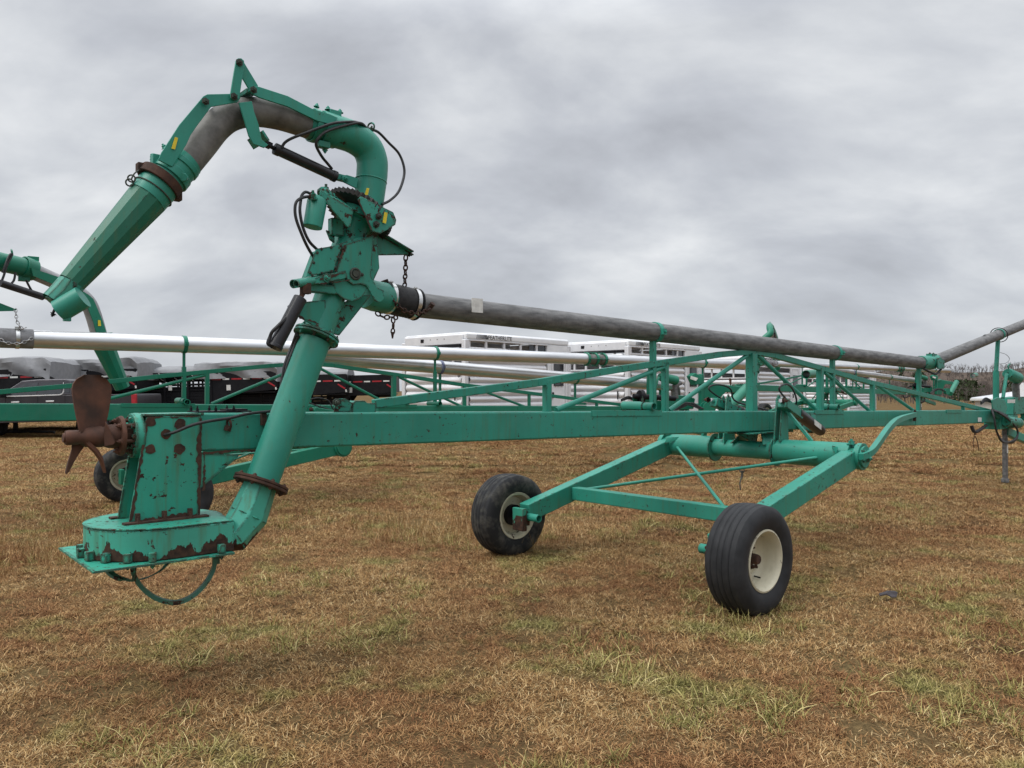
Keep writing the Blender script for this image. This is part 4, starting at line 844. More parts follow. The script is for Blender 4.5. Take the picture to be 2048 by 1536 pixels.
def pipe1():
    L=M1
    P0,P1=L(833,610,0),L(1848,726.5,0)
    b=MB(); b.tube([P0.lerp(P1,k/12) for k in range(13)],.084,36); pp=b.build('discharge_pipe',mt_gray,r1)
    ax=(P1-P0).normalized()
    b=MB()
    for k in range(150):
        f=.03+.85*k/150+random.uniform(0,.004)
        if random.random()<.75: b.torus(P0.lerp(P1,f),ax,.0836,.0011,36,4)
    b.build('pipe_ribs',mt_gray,pp)
    for px,py in ((1310,664),(1669,707)):
        p=L(px,py,0); f=(p.x-P0.x)/(P1.x-P0.x); clampring(r1,P0.lerp(P1,f),ax,.084,mt_tube)
    for (px,yb,rr) in ((1306,809,.025),(1665,815,.027),(1838,792,.028)):
        p=L(px,yb,0); f=(p.x-P0.x)/(P1.x-P0.x); t=P0.lerp(P1,f); b=MB(); b.bar((p.x,0,p.z),(p.x,0,t.z-.08),rr*1.9,rr*1.9,up=(1,0,0)); b.build('pipe_support',mt_beam,r1,bevel=.004)
    b=MB(); q=L(938,616,.085); b.box(L(940,617,.0)+V((0,-.083,.015)),(.10,.004,.10)); b.build('decal',mt_white,pp)
    # rubber sleeve with clamps
    S0,S1=L(766,594,0),L(835,610,0); b=MB(); n=26; pts=[];rr=[]
    for k in range(n+1): pts.append(S0.lerp(S1,k/n)); rr.append(.096+.004*(k%2)+(.004 if 6<k<20 else 0))
    b.tube(pts,rr,32); sl=b.build('rubber_sleeve',mt_rub,r1,smooth=60)
    ax=(S1-S0).normalized()
    for f in (.14,.84):
        b=MB(); b.band(S0.lerp(S1,f),ax,.102,.028,.004,32); b.bolt(S0.lerp(S1,f)+V((0,-.03,.10)),(0,-1,0),.008,.02); b.build('hose_clamp',mt_clamp,sl)
    for f in (.03,.95):
        b=MB(); b.torus(S0.lerp(S1,f),ax,.102,.008,32,8); b.build('steel_ring',mt_black,sl)
    b=MB(); b.bar(L(764,565,.02),L(775,561,.02),.02,.02); b.build('clamp_screw',mt_rust,sl)
    b=MB(); b.chain([L(811.5,511,.14),L(811,540,.1),L(809,574,.02)],.042,.005,.013); b.build('chain',mt_chain,r1)
    b=MB(); b.chain([L(780,594,.11),L(790,606,.115),L(808,622,.12),L(830,628,.115),L(850,624,.11),L(863,613,.1)],.036,.0055,.013); b.tube([L(861,613,.09),L(866,607,.11)],.018,10); b.build('chain',mt_chain,r1)
    b=MB(); b.chain([L(752,624,.05),L(762,633,.07),L(772,636,.08),L(783,633,.09),L(795,636,.08)],.036,.005,.013); b.chain([L(786,635,.09),L(787,652,.09),L(785,668,.09)],.036,.005,.012); b.tube([L(785,664,.09),L(785,677,.09)],[.012,.005],8); b.build('chain',mt_chain,r1)
    # knee joint and rising pipe
    K=L(1863,725,0); b=MB(); b.tube([L(1840,725.6,0),K],.098,28); d=(L(2000,668.5,0)-K).normalized(); b.tube([K-d*.02,K+d*.14],.098,28); b.tube([K-d*.1,K,K+d*.1],[.09,.104,.09],24); kj=b.build('knee_joint',mt_pivot,r1,bevel=.003)
    b=MB(); b.plate([K+V(q) for q in ((-.12,-.112,.05),(.02,-.112,.07),(.16,-.112,.02),(.14,-.112,-.09),(-.08,-.112,-.10))],(0,1,0),.02); b.box(K+V((0,0,.10)),(.16,.09,.05)); b.bolt(K+V((-.06,0,.12)),(0,0,1),.016,.014); b.bolt(K+V((.07,0,.12)),(0,0,1),.016,.014); b.build('joint_plate',mt_pivot,kj,bevel=.004)
    b=MB(); b.tube(spline([L(1848,738,.08),L(1862,745,.1),L(1872,748,.1),L(1882,738,.1),L(1886,728,.1)],4),.016,8); b.build('strap',mt_rub,kj)
    E=K+d*6.5; b=MB(); b.tube([K+d*.1,E],.084,32); b.build('rear_pipe',mt_gray,r1)
    C=L(1998,669,0); b=MB(); b.band(C,d,.084,.05,.012,32); b.build('pipe_clamp',mt_beam,r1)
    b=MB(); b.torus(L(1998,670,.0),(V(d)+V((0,0,.3))),.13,.007,28,6); b.plate([L(1966,672,0),L(1970,669,0),L(1985,672,0),L(1984,675,0)],(0,1,0),.02); b.build('loose_wire',mt_black,r1)
pipe1()

# ---- machine 2 (and 3, its copy)
r2=empty('manure_pump',M2.o,M2.a,'deep green lagoon pump with bright silver pipes directly behind the rusty foreground pump','farm pump','lagoon pumps parked in a row')
chassis(r2,mt_clean,mt_clean,mt_tire,pz=.80,own_pipe=False)
head(r2,mt_clean,mt_clean); riser(r2,mt_clean,mt_clean); hitch(r2,mt_clean,mt_clean)
def pipes2():
    L=M2
    def seg(a,c,r_,nm): b=MB(); b.tube([a.lerp(c,k/8) for k in range(9)],r_,32); return b.build(nm,mt_silver,r2)
    A=L(62,678,0); B=L(1172,718,0); C=L(1206,719.5,0); D=L(1492,729,0)
    seg(A,B,.110,'discharge_pipe'); seg(C,D,.108,'discharge_pipe')
    ax=(B-A).normalized(); r_=.11
    b=MB(); A0=A-ax*.55; b.tube([A0,A+ax*.02],.117,30); b.build('rubber_sleeve',mottled('grey rubber sleeve',(.16,.16,.165),(.25,.25,.26),12,.7),r2)
    b=MB(); b.band(A-ax*.14,ax,.118,.04,.005); b.box(A-ax*.14+V((0,-.06,.12)),(.06,.03,.03)); b.build('hose_clamp',mt_clamp,r2)
    b=MB(); b.chain([L(-12,668,.13),L(10,686,.13),L(40,688,.13),L(66,676,.13)],.05,.006,.015); b.chain([L(31,618,.0),L(33,640,.06),L(42,658,.1),L(52,655,.1)],.05,.006,.015); b.build('chain',mt_chain2,r2)
    b=MB(); b.plate([L(-60,598,0),L(0,606,0),L(33,619,0),L(30,622,0),L(-60,624,0)],(0,1,0),.012); b.build('chain_bracket',mt_clean,r2)
    # coupling with lugs
    b=MB(); b.tube([B-ax*.05,C+ax*.05],.10,28); cp=b.build('pipe_coupling',mt_galv,r2)
    b=MB()
    for f in (0,.5,1):
        p=B.lerp(C,f); b.band(p,ax,.105,.05,.022)
    for a in (0,1.6,3.1,4.7):
        v=V((0,math.cos(a),math.sin(a)))*.13; b.bar(B+v-ax*.04,C+v+ax*.04,.03,.012)
    b.build('coupling_lugs',mt_clean,cp,bevel=.003)
    for px in (368,870,1405):
        p=L(px,700,0); f=(p.x-A.x)/(D.x-A.x); t=A.lerp(D,f); clampring(r2,t,ax,.11,mt_clean)
        bt=(1.345-.0156*(t.x+2.8))+.10; b=MB(); b.tube([(t.x,0,t.z-.11),(t.x,0,t.z-.34)],.020,12); b.bar((t.x,0,t.z-.3),(t.x,0,bt),.05,.05,up=(1,0,0)); b.build('pipe_support',mt_clean,r2,bevel=.003)
        b=MB(); b.pipe_open((t.x,.2,bt+.03),(t.x,-.16,bt+.03),.04,.008,20); b.build('slide_stub',mt_clean,r2)
    # second, lower pipe carried on the viewer's far side
    s_=-.30; A=L(640,715,s_); B=L(1338,772,s_); seg(A,B,.112,'transfer_pipe'); ax=(B-A).normalized()
    b=MB(); b.tube(spline([B,B+ax*.14,B+ax*.22+V((0,0,-.08)),B+ax*.23+V((0,0,-.28))],5),.105,24); b.build('drop_elbow',mt_galv,r2,smooth=50)
    b=MB(); b.tube([B+ax*.23+V((0,0,-.27)),B+ax*.23+V((0,0,-.50))],.08,20); b.build('drop_hose',mt_rub,r2)
    for px in (880,1150,1320):
        p=L(px,740,s_); f=(p.x-A.x)/(B.x-A.x); t=A.lerp(B,f); clampring(r2,t,ax,.112,mt_clean if px!=880 else mt_strap)
        b=MB(); b.bar((t.x,t.y,t.z-.11),(t.x,t.y,1.32),.035,.035,up=(1,0,0)); b.bar((t.x,t.y,1.32),(t.x,0,1.32),.04,.04); b.build('pipe_support',mt_clean,r2)
    # drive shaft with guard at the tow end
    b=MB(); P=atY(1278,793,15.6)-M2.o; Q=atY(1350,797,15.9)-M2.o
    def loc(p): return V((p.dot(M2.d),-p.dot(M2.n),p.z))
    P,Q=loc(P),loc(Q); b.tube([P,Q],.055,16); b.lathe([(.05,0),(.13,.0),(.14,.08),(.06,.12)],P,Q-P,20); b.tube([P-(Q-P)*.15,P],.05,12); b.build('drive_shaft_guard',mt_black,r2)
    # tow-end fittings: valve stand, hose reel and tangled hoses
    Q=lambda px,py,Y: loc(atY(px,py,Y)-M2.o)
    b=MB(); b.plate([Q(1377,752,16.6),Q(1386,746,16.6),Q(1401,754,16.6),Q(1397,768,16.6),Q(1386,770,16.6)],(0.2,1,0),.16); vb=b.build('valve_box',mt_clean,r2,bevel=.01)
    b=MB(); b.plate([Q(1382,752,16.5),Q(1396,756,16.5),Q(1392,762,16.5),Q(1381,758,16.5)],(0.2,1,0),.012); b.build('decal',mt_white,vb)
    b=MB(); b.bar(Q(1402,828,16.7),Q(1402,748,16.7),.09,.09,up=(1,0,0)); b.tube([Q(1402,772,16.7),Q(1424,768,16.9)],.05,12); b.build('valve_stand',mt_clean,r2,bevel=.01)
    b=MB(); b.plate([Q(1404,764,16.8),Q(1500,776,17.6),Q(1500,788,17.6),Q(1448,784,17.2),Q(1436,796,17.0),Q(1424,828,16.9),Q(1402,828,16.8)],(0,1,0),.12); b.build('tow_head',mt_clean,r2,bevel=.012)
    b=MB(); b.tube([Q(1446,826,16.2),Q(1494,776,17.0)],.11,20); b.build('cross_tube',mt_clean,r2)
    b=MB(); ax=V((.3,1,0)); c=Q(1414,817,15.6); b.disc(c+ax*.05,ax,.14,.012,28); b.disc(c-ax*.05,ax,.14,.012,28); b.disc(c,ax,.07,.12,20); b.build('hose_reel',mt_clean,r2)
    rq=random.Random(9)
    for k in range(7):
        b=MB(); b.tube(spline([Q(1340+rq.uniform(-6,8),826,15.4),Q(1362+rq.uniform(-6,8),812+rq.uniform(-6,6),15.5),Q(1385,800+rq.uniform(0,14),15.5),Q(1402+rq.uniform(-3,6),818,15.5)],5),.013,7); b.build('loose_hose',mt_hose,r2)
    b=MB(); b.pipe_open(Q(1612,749,19.6),Q(1640,747,20.6),.11,.012,24); b.build('open_pipe_stub',mt_clean,r2)
pipes2()

def spout2():
    L=lambda px,py,dy=0: (lambda p:V((p.dot(M2.d),-p.dot(M2.n),p.z)))(atY(px,py,9.0+px/250*1.4+dy)-M2.o)
    T=V((-2.30,-.15,2.55)); 
    b=MB(); P=spline([T+V((-.12,0,-.35)),T,L(-95,560),L(-70,530),L(-30,519),L(10,526),L(45,534)],5); b.tube(P,.112,28); el=b.build('gooseneck_pipe',mt_clean,r2,smooth=50)
    b=MB(); b.torus(L(24,505),(1,0,.2),.035,.008,16,6); b.build('lifting_eye',mt_clean,el)
    b=MB(); b.disc(T+V((-.05,0,-.15)),(.2,0,1),.22,.04,36); b.disc(T+V((-.05,0,-.12)),(.2,0,1),.15,.2,30); b.build('ring_gear',mt_clean,r2,bevel=.003)
    b=MB(); b.band(L(56,537),L(80,545)-L(45,533),.112,.14,.02); b.box(L(66,520),(.12,.08,.08)); b.box(L(48,556),(.12,.08,.08)); b.build('swivel_clamp',mt_clean,r2,bevel=.004)
    b=MB(); b.tube(spline([L(55,538),L(110,562),L(150,582),L(175,604),L(186,628),L(196,662),L(200,680)],5),.098,24); b.build('spout_pipe',mottled('pale spout pipe',(.24,.24,.24),(.36,.36,.37),5,.5,metal=.2),r2,smooth=50)
    for o_ in (-.14,.12):
        b=MB(); n=V((0,1,0)); b.plate([L(62,536,o_),L(122,556,o_),L(177,590,o_),L(186,598,o_),L(204,640,o_),L(212,664,o_),L(193,668,o_),L(187,645,o_),L(172,607,o_),L(120,574,o_),L(66,552,o_)],M2_n_local(),.015); b.build('upper_arm',mt_clean,r2)
    b=MB(); b.tube([L(0,566,-.16),L(86,594,-.16)],.042,18); cy=b.build('spout_cylinder',mt_cyl,r2)
    b=MB(); b.tube([L(86,594,-.16),L(104,601,-.16)],.018,10); b.build('cylinder_rod',mt_chrome,cy)
    for P in ([(2,566),(8,550),(14,530),(24,510),(18,512),(5,545)],[(22,568),(28,560),(31,545)],[(52,560),(58,572),(65,584)]):
        b=MB(); b.tube(spline([L(*p,-.15) for p in P],4),.013,8); b.build('hydraulic_hose',mt_hose,r2)
    b=MB(); b.tube([L(202,668),L(206,690)],.115,28); b.band(L(203,672),L(206,690)-L(202,668),.115,.06,.02); b.build('nozzle_collar',mt_clean,r2)
    b=MB(); b.tube([L(206,688),L(245,776)],[.135,.095],10,ref=(0,1,.2)); b.build('nozzle',mt_clean,r2,smooth=15)
    b=MB(); b.plate([L(196,640,-.155),L(201,641,-.155),L(202,652,-.155),L(196,652,-.155)],M2_n_local(),.004); b.build('decal',mt_yel,r2)
def M2_n_local():
    a=(atY(0,500,9.0)-M2.o); c=(atY(250,500,10.4)-M2.o); d=(c-a); d=V((d.dot(M2.d),-d.dot(M2.n),0)); return V((-d.y,d.x,0))
spout2()
r3=copy_tree(r2); r3.location=M2.o+M3OFF; r3['label']='green lagoon pump with silver pipes, farthest back, on the right of the three'

up_=('gooseneck_pipe','ring_gear','swivel_clamp','spout_pipe','upper_arm','spout_cylinder','nozzle_collar','nozzle')
for c in kids(r3):
    if c.name.split('.')[0] in up_: c.location.z+=.42
b=MB(); b.tube([(-2.42,-.15,2.15),(-2.38,-.15,2.65)],.112,24); b.build('riser_pipe',mt_clean,r3)
# ------------------------------------------------------------------ white stock trailers
def white_trailer():
    t=empty('stock_trailer',(0,0,0),0,'','livestock trailer','white aluminium stock trailers in a row')
    Lx,W,H=4.25,2.45,2.88; f=.55
    def slats(nm,par,p0,dx,length,z0,z1,nrm,pitch=.20):
        b=MB(); n=int((z1-z0)/pitch); dx=V(dx); nrm=V(nrm); prof=[]
        for k in range(n):
            zb=z0+k*pitch
            for q in range(7):
                a=q/6; prof.append((zb+a*pitch*.86,.012+.045*math.sin(a*math.pi)))
            prof.append((zb+pitch*.93,-.008)); 
        vs=[]; 
        for z,o_ in prof: vs+= [V(p0)+nrm*o_+V((0,0,z)),V(p0)+dx*length+nrm*o_+V((0,0,z))]
        b.add(vs,[(2*i,2*i+1,2*i+3,2*i+2) for i in range(len(prof)-1)]); return b.build(nm,mt_al,par,smooth=50)
    # side (y=0)
    slats('side_slats',t,(.14,0,0),(1,0,0),Lx-1.05-.14,f+.0,2.44,(0,-1,0),.172); slats('side_slats',t,(.14,W,0),(1,0,0),Lx-.14,f,2.44,(0,1,0),.172)
    b=MB(); b.box2((0,-.05,2.70),(Lx,.10,2.88)); b.box2((0,W-.1,2.70),(Lx,W+.05,2.88)); b.build('roof_rail',mt_alw,t,bevel=.05,bseg=4)
    b=MB(); b.box2((.04,.0,2.82),(Lx,W,2.90)); b.build('roof',mt_alw,t,bevel=.02)
    b=MB()
    for k in range(2): b.box((1.1+k*1.6,W*.4,2.93),(.55,.45,.05))
    b.build('roof_vent',mt_al,t)
    for a_,c_ in (((0,-.06,2.44),(Lx-1.0,.03,2.49)),((0,-.055,2.67),(Lx-.95,.03,2.70)),((0,-.05,f-.12),(Lx,.06,f)),((0,W-.06,f-.12),(Lx,W+.05,f)),((0,W-.03,2.44),(Lx,W+.06,2.49))):
        b=MB(); b.box2(a_,c_); b.build('side_rail',mt_al,t,bevel=.01)
    for x in (.08,.75,1.45,2.12,2.80,3.27):
        b=MB(); b.box((x,-.01,2.58),(.07 if x>.1 else .16,.05,.18)); b.box((x,W,2.58),(.07,.05,.18)); b.build('window_post',mt_al,t)
    b=MB(); b.box((2.9,.02,2.58),(.75,.012,.17)); b.build('window_glass',mt_glass,t)
    # corner posts
    for (x,y) in ((.0,.0),(.0,W),(Lx,0),(Lx,W)):
        b=MB(); b.box((x,y,(f+2.70)/2-.05),(.14,.14,2.70-f+.1)); b.build('corner_post',mt_al,t,bevel=.02)
    # front door panel
    b=MB(); b.box2((Lx-.98,-.045,f),(Lx-.06,.02,2.695)); dr=b.build('side_door',mt_alw,t,bevel=.01)
    b=MB()
    for a,c in (((Lx-.84,-.065,1.0),(Lx-.81,-.04,2.44)),((Lx-.20,-.065,1.0),(Lx-.17,-.04,2.44)),((Lx-.84,-.065,2.41),(Lx-.17,-.04,2.44))): b.box2(a,c)
    b.build('door_frame',mt_al,dr)
    b=MB(); b.box2((Lx-.72,-.075,1.50),(Lx-.28,-.05,2.16)); b.build('door_window',mt_glass,dr,bevel=.06,bseg=4)
    b=MB(); b.box2((Lx-.80,-.09,1.15),(Lx-.74,-.05,1.32)); b.build('handle',mt_black,dr,bevel=.01)
    # rear face x=0
    b=MB(); b.box2((-.05,.05,2.58),(.06,W-.05,2.84)); rh=b.build('rear_header',mt_al,t,bevel=.02)
    b=MB(); b.box2((-.10,.10,2.50),(-.02,W-.2,2.57)); b.build('light_bar',mt_black,rh)
    b=MB(); b.box2((-.16,.10,2.38),(.0,W-.2,2.46)); b.build('rub_rail',mt_alw,rh,bevel=.03)
    b=MB()
    for k in range(4): b.box((-.055,.75+k*.28,2.74),(.012,.02,.02))
    b.box((-.055,1.65,2.72),(.012,.12,.09)); b.build('marker_light',mt_black,rh)
    slats('rear_gate',t,(0,W-.1,0),(0,-1,0),W-.2,f,2.0,(-1,0,0))
    b=MB()
    for y in (.45,1.0,1.55,2.0): b.box((-.0,y,2.19),(.04,.07,.40))
    b.box((-.02,W/2,2.0),(.06,W-.2,.05)); b.build('gate_frame',mt_al,t)
    b=MB(); b.tube([(-.08,.30,1.1),(-.08,.30,1.35)],.02,8); b.torus((-.09,.14,1.75),(1,0,0),.03,.012,14,6); b.build('gate_latch',mt_black,t)
    b=MB(); b.box2((.15,.15,f+.0),(Lx-.1,W-.15,f+.03)); b.build('floor',mt_black,t)
    b=MB(); b.box2((Lx-.02,.07,f),(Lx+.03,W-.07,2.80)); b.build('front_wall',mt_alw,t)
    for x in (1.9,2.85):
        for y in (.02,W-.02):
            b=MB(); b.lathe([(.20,-.11),(.36,-.11),(.38,-.08),(.38,.08),(.36,.11),(.20,.11)],(x,y+(.1 if y<1 else -.1),.37),(0,1,0),30,closed=True); wh=b.build('wheel',mt_tire,t)
            b=MB(); b.disc((x,y+(.1 if y<1 else -.1),.37),(0,1,0),.2,.16,24); b.build('rim',mt_clamp,wh)
    b=MB(); b.box2((1.4,-.16,.78),(3.35,.0,.84)); b.box2((1.4,-.16,.60),(1.44,0,.84)); b.box2((3.31,-.16,.60),(3.35,0,.84)); b.build('fender',mt_alw,t,bevel=.02)
    b=MB(); b.bar((Lx,W/2-.5,f-.06),(Lx+1.0,W/2,f-.06),.1,.12); b.bar((Lx,W/2+.5,f-.06),(Lx+1.0,W/2,f-.06),.1,.12); b.tube([(Lx+.9,W/2,.0),(Lx+.9,W/2,.75)],.04,12); b.build('tongue',mt_al,t)
    text_mesh('FEATHERLITE',.158,mt_black,'lettering',t,(.80,-.054,2.735),(math.pi/2,0,0))
    b=MB()
    for k in range(9): b.plate([(.36+k*.042,-.054,2.735),(.36+k*.042+.010+k*.0025,-.054,2.735),(.39+k*.042+.010+k*.0025,-.054,2.845),(.39+k*.042,-.054,2.845)],(0,1,0),.004)
    b.plate([(.73,-.054,2.735),(.79,-.054,2.735),(.79,-.054,2.845)],(0,1,0),.004); b.build('logo_stripes',mt_black,t)
    return t
wt=white_trailer(); HT=math.atan2(.73,.68)
spots=[((-1.22,20.0),.21,HT,'white stock trailer nearest the pumps, its full roof lettering clear above the silver pipes'),
       ((3.45,22.97),.21,HT,'white stock trailer second in the row, its roof crossed by the dull grey pipe'),
       ((10.0,31.5),.10,HT,'white stock trailer third in the row, seen behind the foreground truss peak'),
       ((18.6,42.5),.0,HT,'white stock trailer last in the row, far right below the silver pipes')]
for i,(p,z,a,lb) in enumerate(spots):
    o=wt if i==0 else copy_tree(wt); o.location=(p[0],p[1],z); o.rotation_euler=(0,0,a); o['label']=lb

# ------------------------------------------------------------------ black gooseneck trailers
def black_trailer():
    t=empty('gooseneck_trailer',(0,0,0),0,'','livestock trailer','black gooseneck trailers with grey tarps')
    Lx,W=8.2,2.2; x0=-Lx-2.6                  # nose at x=0, body runs to -x ; near side y=0
    b=MB(); 
    for yy in (0,W):
        for k in range(11):
            z=.75+k*.115; b.box2((x0,yy-.02,z),(-2.6,yy+.02,z+(.092 if k<7 else .055)))
    sd=b.build('side_slats',mt_black,t)
    b=MB()
    for k in range(10):
        x=x0+k*(Lx/9); 
        for yy in (-.045,W+.045): b.box((x,yy,1.52),(.07,.05,1.75))
    for yy in (0,W): b.box2((x0,yy-.05,2.33),(-2.3,yy+.05,2.42)); b.box2((x0,yy-.06,.58),(-2.5,yy+.06,.76))
    b.build('side_frame',mt_black,t)
    b=MB(); b.box2((x0+.05,.05,.70),(-2.55,W-.05,.74)); b.build('floor',mt_black,t)
    # nose
    b=MB(); 
    for yy in (0,W): b.plate([(-2.62,yy,.65),(-2.62,yy,2.38),(0,yy,2.38),(0,yy,1.62),(-1.9,yy,1.50),(-2.3,yy,.95)],(0,1,0),.05)
    b.box2((-2.6,.04,1.50),(-.05,W-.04,1.56)); b.box2((-.04,.0,1.6),(.03,W,2.36)); b.build('nose_panel',mt_black,t)
    b=MB(); b.box2((-1.0,W/2-.1,1.0),(-.8,W/2+.1,1.6)); b.bar((-1.0,W/2,1.5),(-.2,W/2,1.5),.2,.2); b.bar((-2.2,.35,0.0),(-2.2,.35,1.4),.12,.12,up=(1,0,0)); b.bar((-2.2,W-.35,0.0),(-2.2,W-.35,1.4),.12,.12,up=(1,0,0)); b.build('coupler',mt_black,t)
    # reflective tape
    for nm,mm,ph in (('red_tape',mt_red,0),('white_tape',mt_white,1)):
        b=MB()
        for k in range(int(Lx/.9)):
            xa=x0+.1+k*.9+(.0 if ph==0 else .45); b.box((xa+.2,-.068,.665),(.42 if ph==0 else .30,.006,.05))
        for k in range(3): b.box((-2.4+.82*k+(.0 if ph==0 else .40),-.03,2.10),(.40 if ph==0 else .26,.006,.06))
        A=V((-.02,-.03,2.06)); 
        b.bar((-.02 if ph else -.35,-.035,1.96 if ph==0 else 1.72),(.0 if ph else -.05,-.035,1.76 if ph==0 else 1.62),.006,.06)
        b.build(nm,mm,t)
    b=MB(); b.box((-1.9,-.03,1.75),(.16,.006,.22)); b.box((-4.2,-.055,1.8),(.14,.006,.2)); b.build('decal',mt_white,t)
    # wheels
    for x in (-6.6,-7.5,):
        for y in (.12,W-.12):
            b=MB(); b.lathe([(.22,-.11),(.38,-.11),(.405,-.08),(.405,.08),(.38,.11),(.22,.11)],(x,y-.12 if y<1 else y+.12,.405),(0,1,0),30,closed=True); wh=b.build('wheel',mt_tire,t)
            b=MB(); b.disc((x,y-.12 if y<1 else y+.12,.405),(0,1,0),.22,.12,20); b.build('rim',mt_black,wh)
    b=MB(); b.lathe([(.43,-.14),(.48,-.14),(.48,.14),(.43,.14)],(-6.6,0,.40),(0,1,0),30,closed=True); b.box2((-8.1,-.18,.86),(-6.0,0.05,.90)); b.build('fender',mt_black,t)
    # tarp roof
    b=MB(); nu,nv=44,12; vs=[]
    for i in range(nu+1):
        x=x0+.0+(Lx+.6)*i/nu
        for j in range(nv+1):
            a=math.pi*j/nv; y=W/2-math.cos(a)*(W/2+.04); z=2.40+.32*math.sin(a)**.8
            o_=.010*math.sin(x*10.8)+.008*mnoise.noise(V((x*1.5,y*2,3))); vs.append((x,y,z+o_*(math.sin(a)+.3)))
    b.add(vs,[(i*(nv+1)+j,i*(nv+1)+j+1,(i+1)*(nv+1)+j+1,(i+1)*(nv+1)+j) for i in range(nu) for j in range(nv)]+[tuple(range(nv+1)),tuple(range(nu*(nv+1),(nu+1)*(nv+1)))]); b.build('tarp_roof',mt_tarp,t,smooth=60)
    b=MB()
    for k in range(14): x=x0+.3+k*(Lx/14); b.bar((x,-.07,2.40),(x+.18,-.07,2.26),.02,.03)
    b.build('tarp_hooks',mt_white,t)
    return t
bt=black_trailer()
def tarp(root_loc,rot,label,i):
    b=MB(); nu,nv=34,26; vs=[]; W=2.35; Ln=3.3
    for i_ in range(nu+1):
        u=i_/nu; x=-Ln+Ln*u+.05
        for j in range(nv+1):
            t_=j/nv; s=t_*2-1
            if abs(s)<.62: y=W/2+s/.62*W/2; z=2.72+.10*math.cos(s*1.8)
            else: y=W/2+math.copysign(W/2+.06,s); z=2.74-(abs(s)-.62)/.38*.62
            if u>.93: z-= (u-.93)*2.5
            nz=mnoise.noise(V((x*1.3+i*7,z*2.2+y*.4,i*3.1)))+.5*mnoise.noise(V((x*3+z*3+i,y*1.5,1)))
            fold=.075*math.sin((x*1.6+z*3.2)*2.2+i)*(1 if abs(s)>.5 else .4)
            vs.append((x+.04*nz,y+(.09*nz+fold)*(1 if s>0 else -1)*(1 if abs(s)>.58 else 0),z+.09*nz*(1 if abs(s)<.6 else .5)))
    b.add(vs,[(i_*(nv+1)+j,i_*(nv+1)+j+1,(i_+1)*(nv+1)+j+1,(i_+1)*(nv+1)+j) for i_ in range(nu) for j in range(nv)]+[tuple(range(nv+1)),tuple(range(nu*(nv+1),(nu+1)*(nv+1)))])
    o=b.build('tarp',mt_tarp,None,smooth=28); o.location=root_loc; o.rotation_euler=rot
    tag(o,label,'tarp','grey tarps over the trailer noses')
brow=[((-16.3,27.2),-.02,'black gooseneck trailer with grey tarped nose at the left edge above the pickup cab'),
      ((-14.4,29.6),.05,'black gooseneck trailer whose tarped nose ends beside the lowered spout of the second pump'),
      ((-9.6,31.5),.0,'black gooseneck trailer behind the slanting riser pipe, small rounded tarp on its nose'),
      ((-6.9,32.3),-.1,'black gooseneck trailer just right of the riser pipe, bare nose with reflective tape'),
      ((-5.0,33.2),-.1,'black gooseneck trailer next to the first white trailer, bare nose with reflective tape')]
tl=['rumpled grey tarp over the trailer nose at the left edge, above the grey pickup','rumpled grey tarp on the trailer nose crossed by the lowered green spout','small grey tarp on the trailer nose just left of the riser pipe']
for i,(p,z,lb) in enumerate(brow):
    o=bt if i==0 else copy_tree(bt); o.location=(p[0],p[1],z); o.rotation_euler=(0,-R(1.6),R(4)); o['label']=lb
    if i<3: tarp((p[0],p[1],z+.0),(0,-R(1.6),R(4)),tl[i],i)

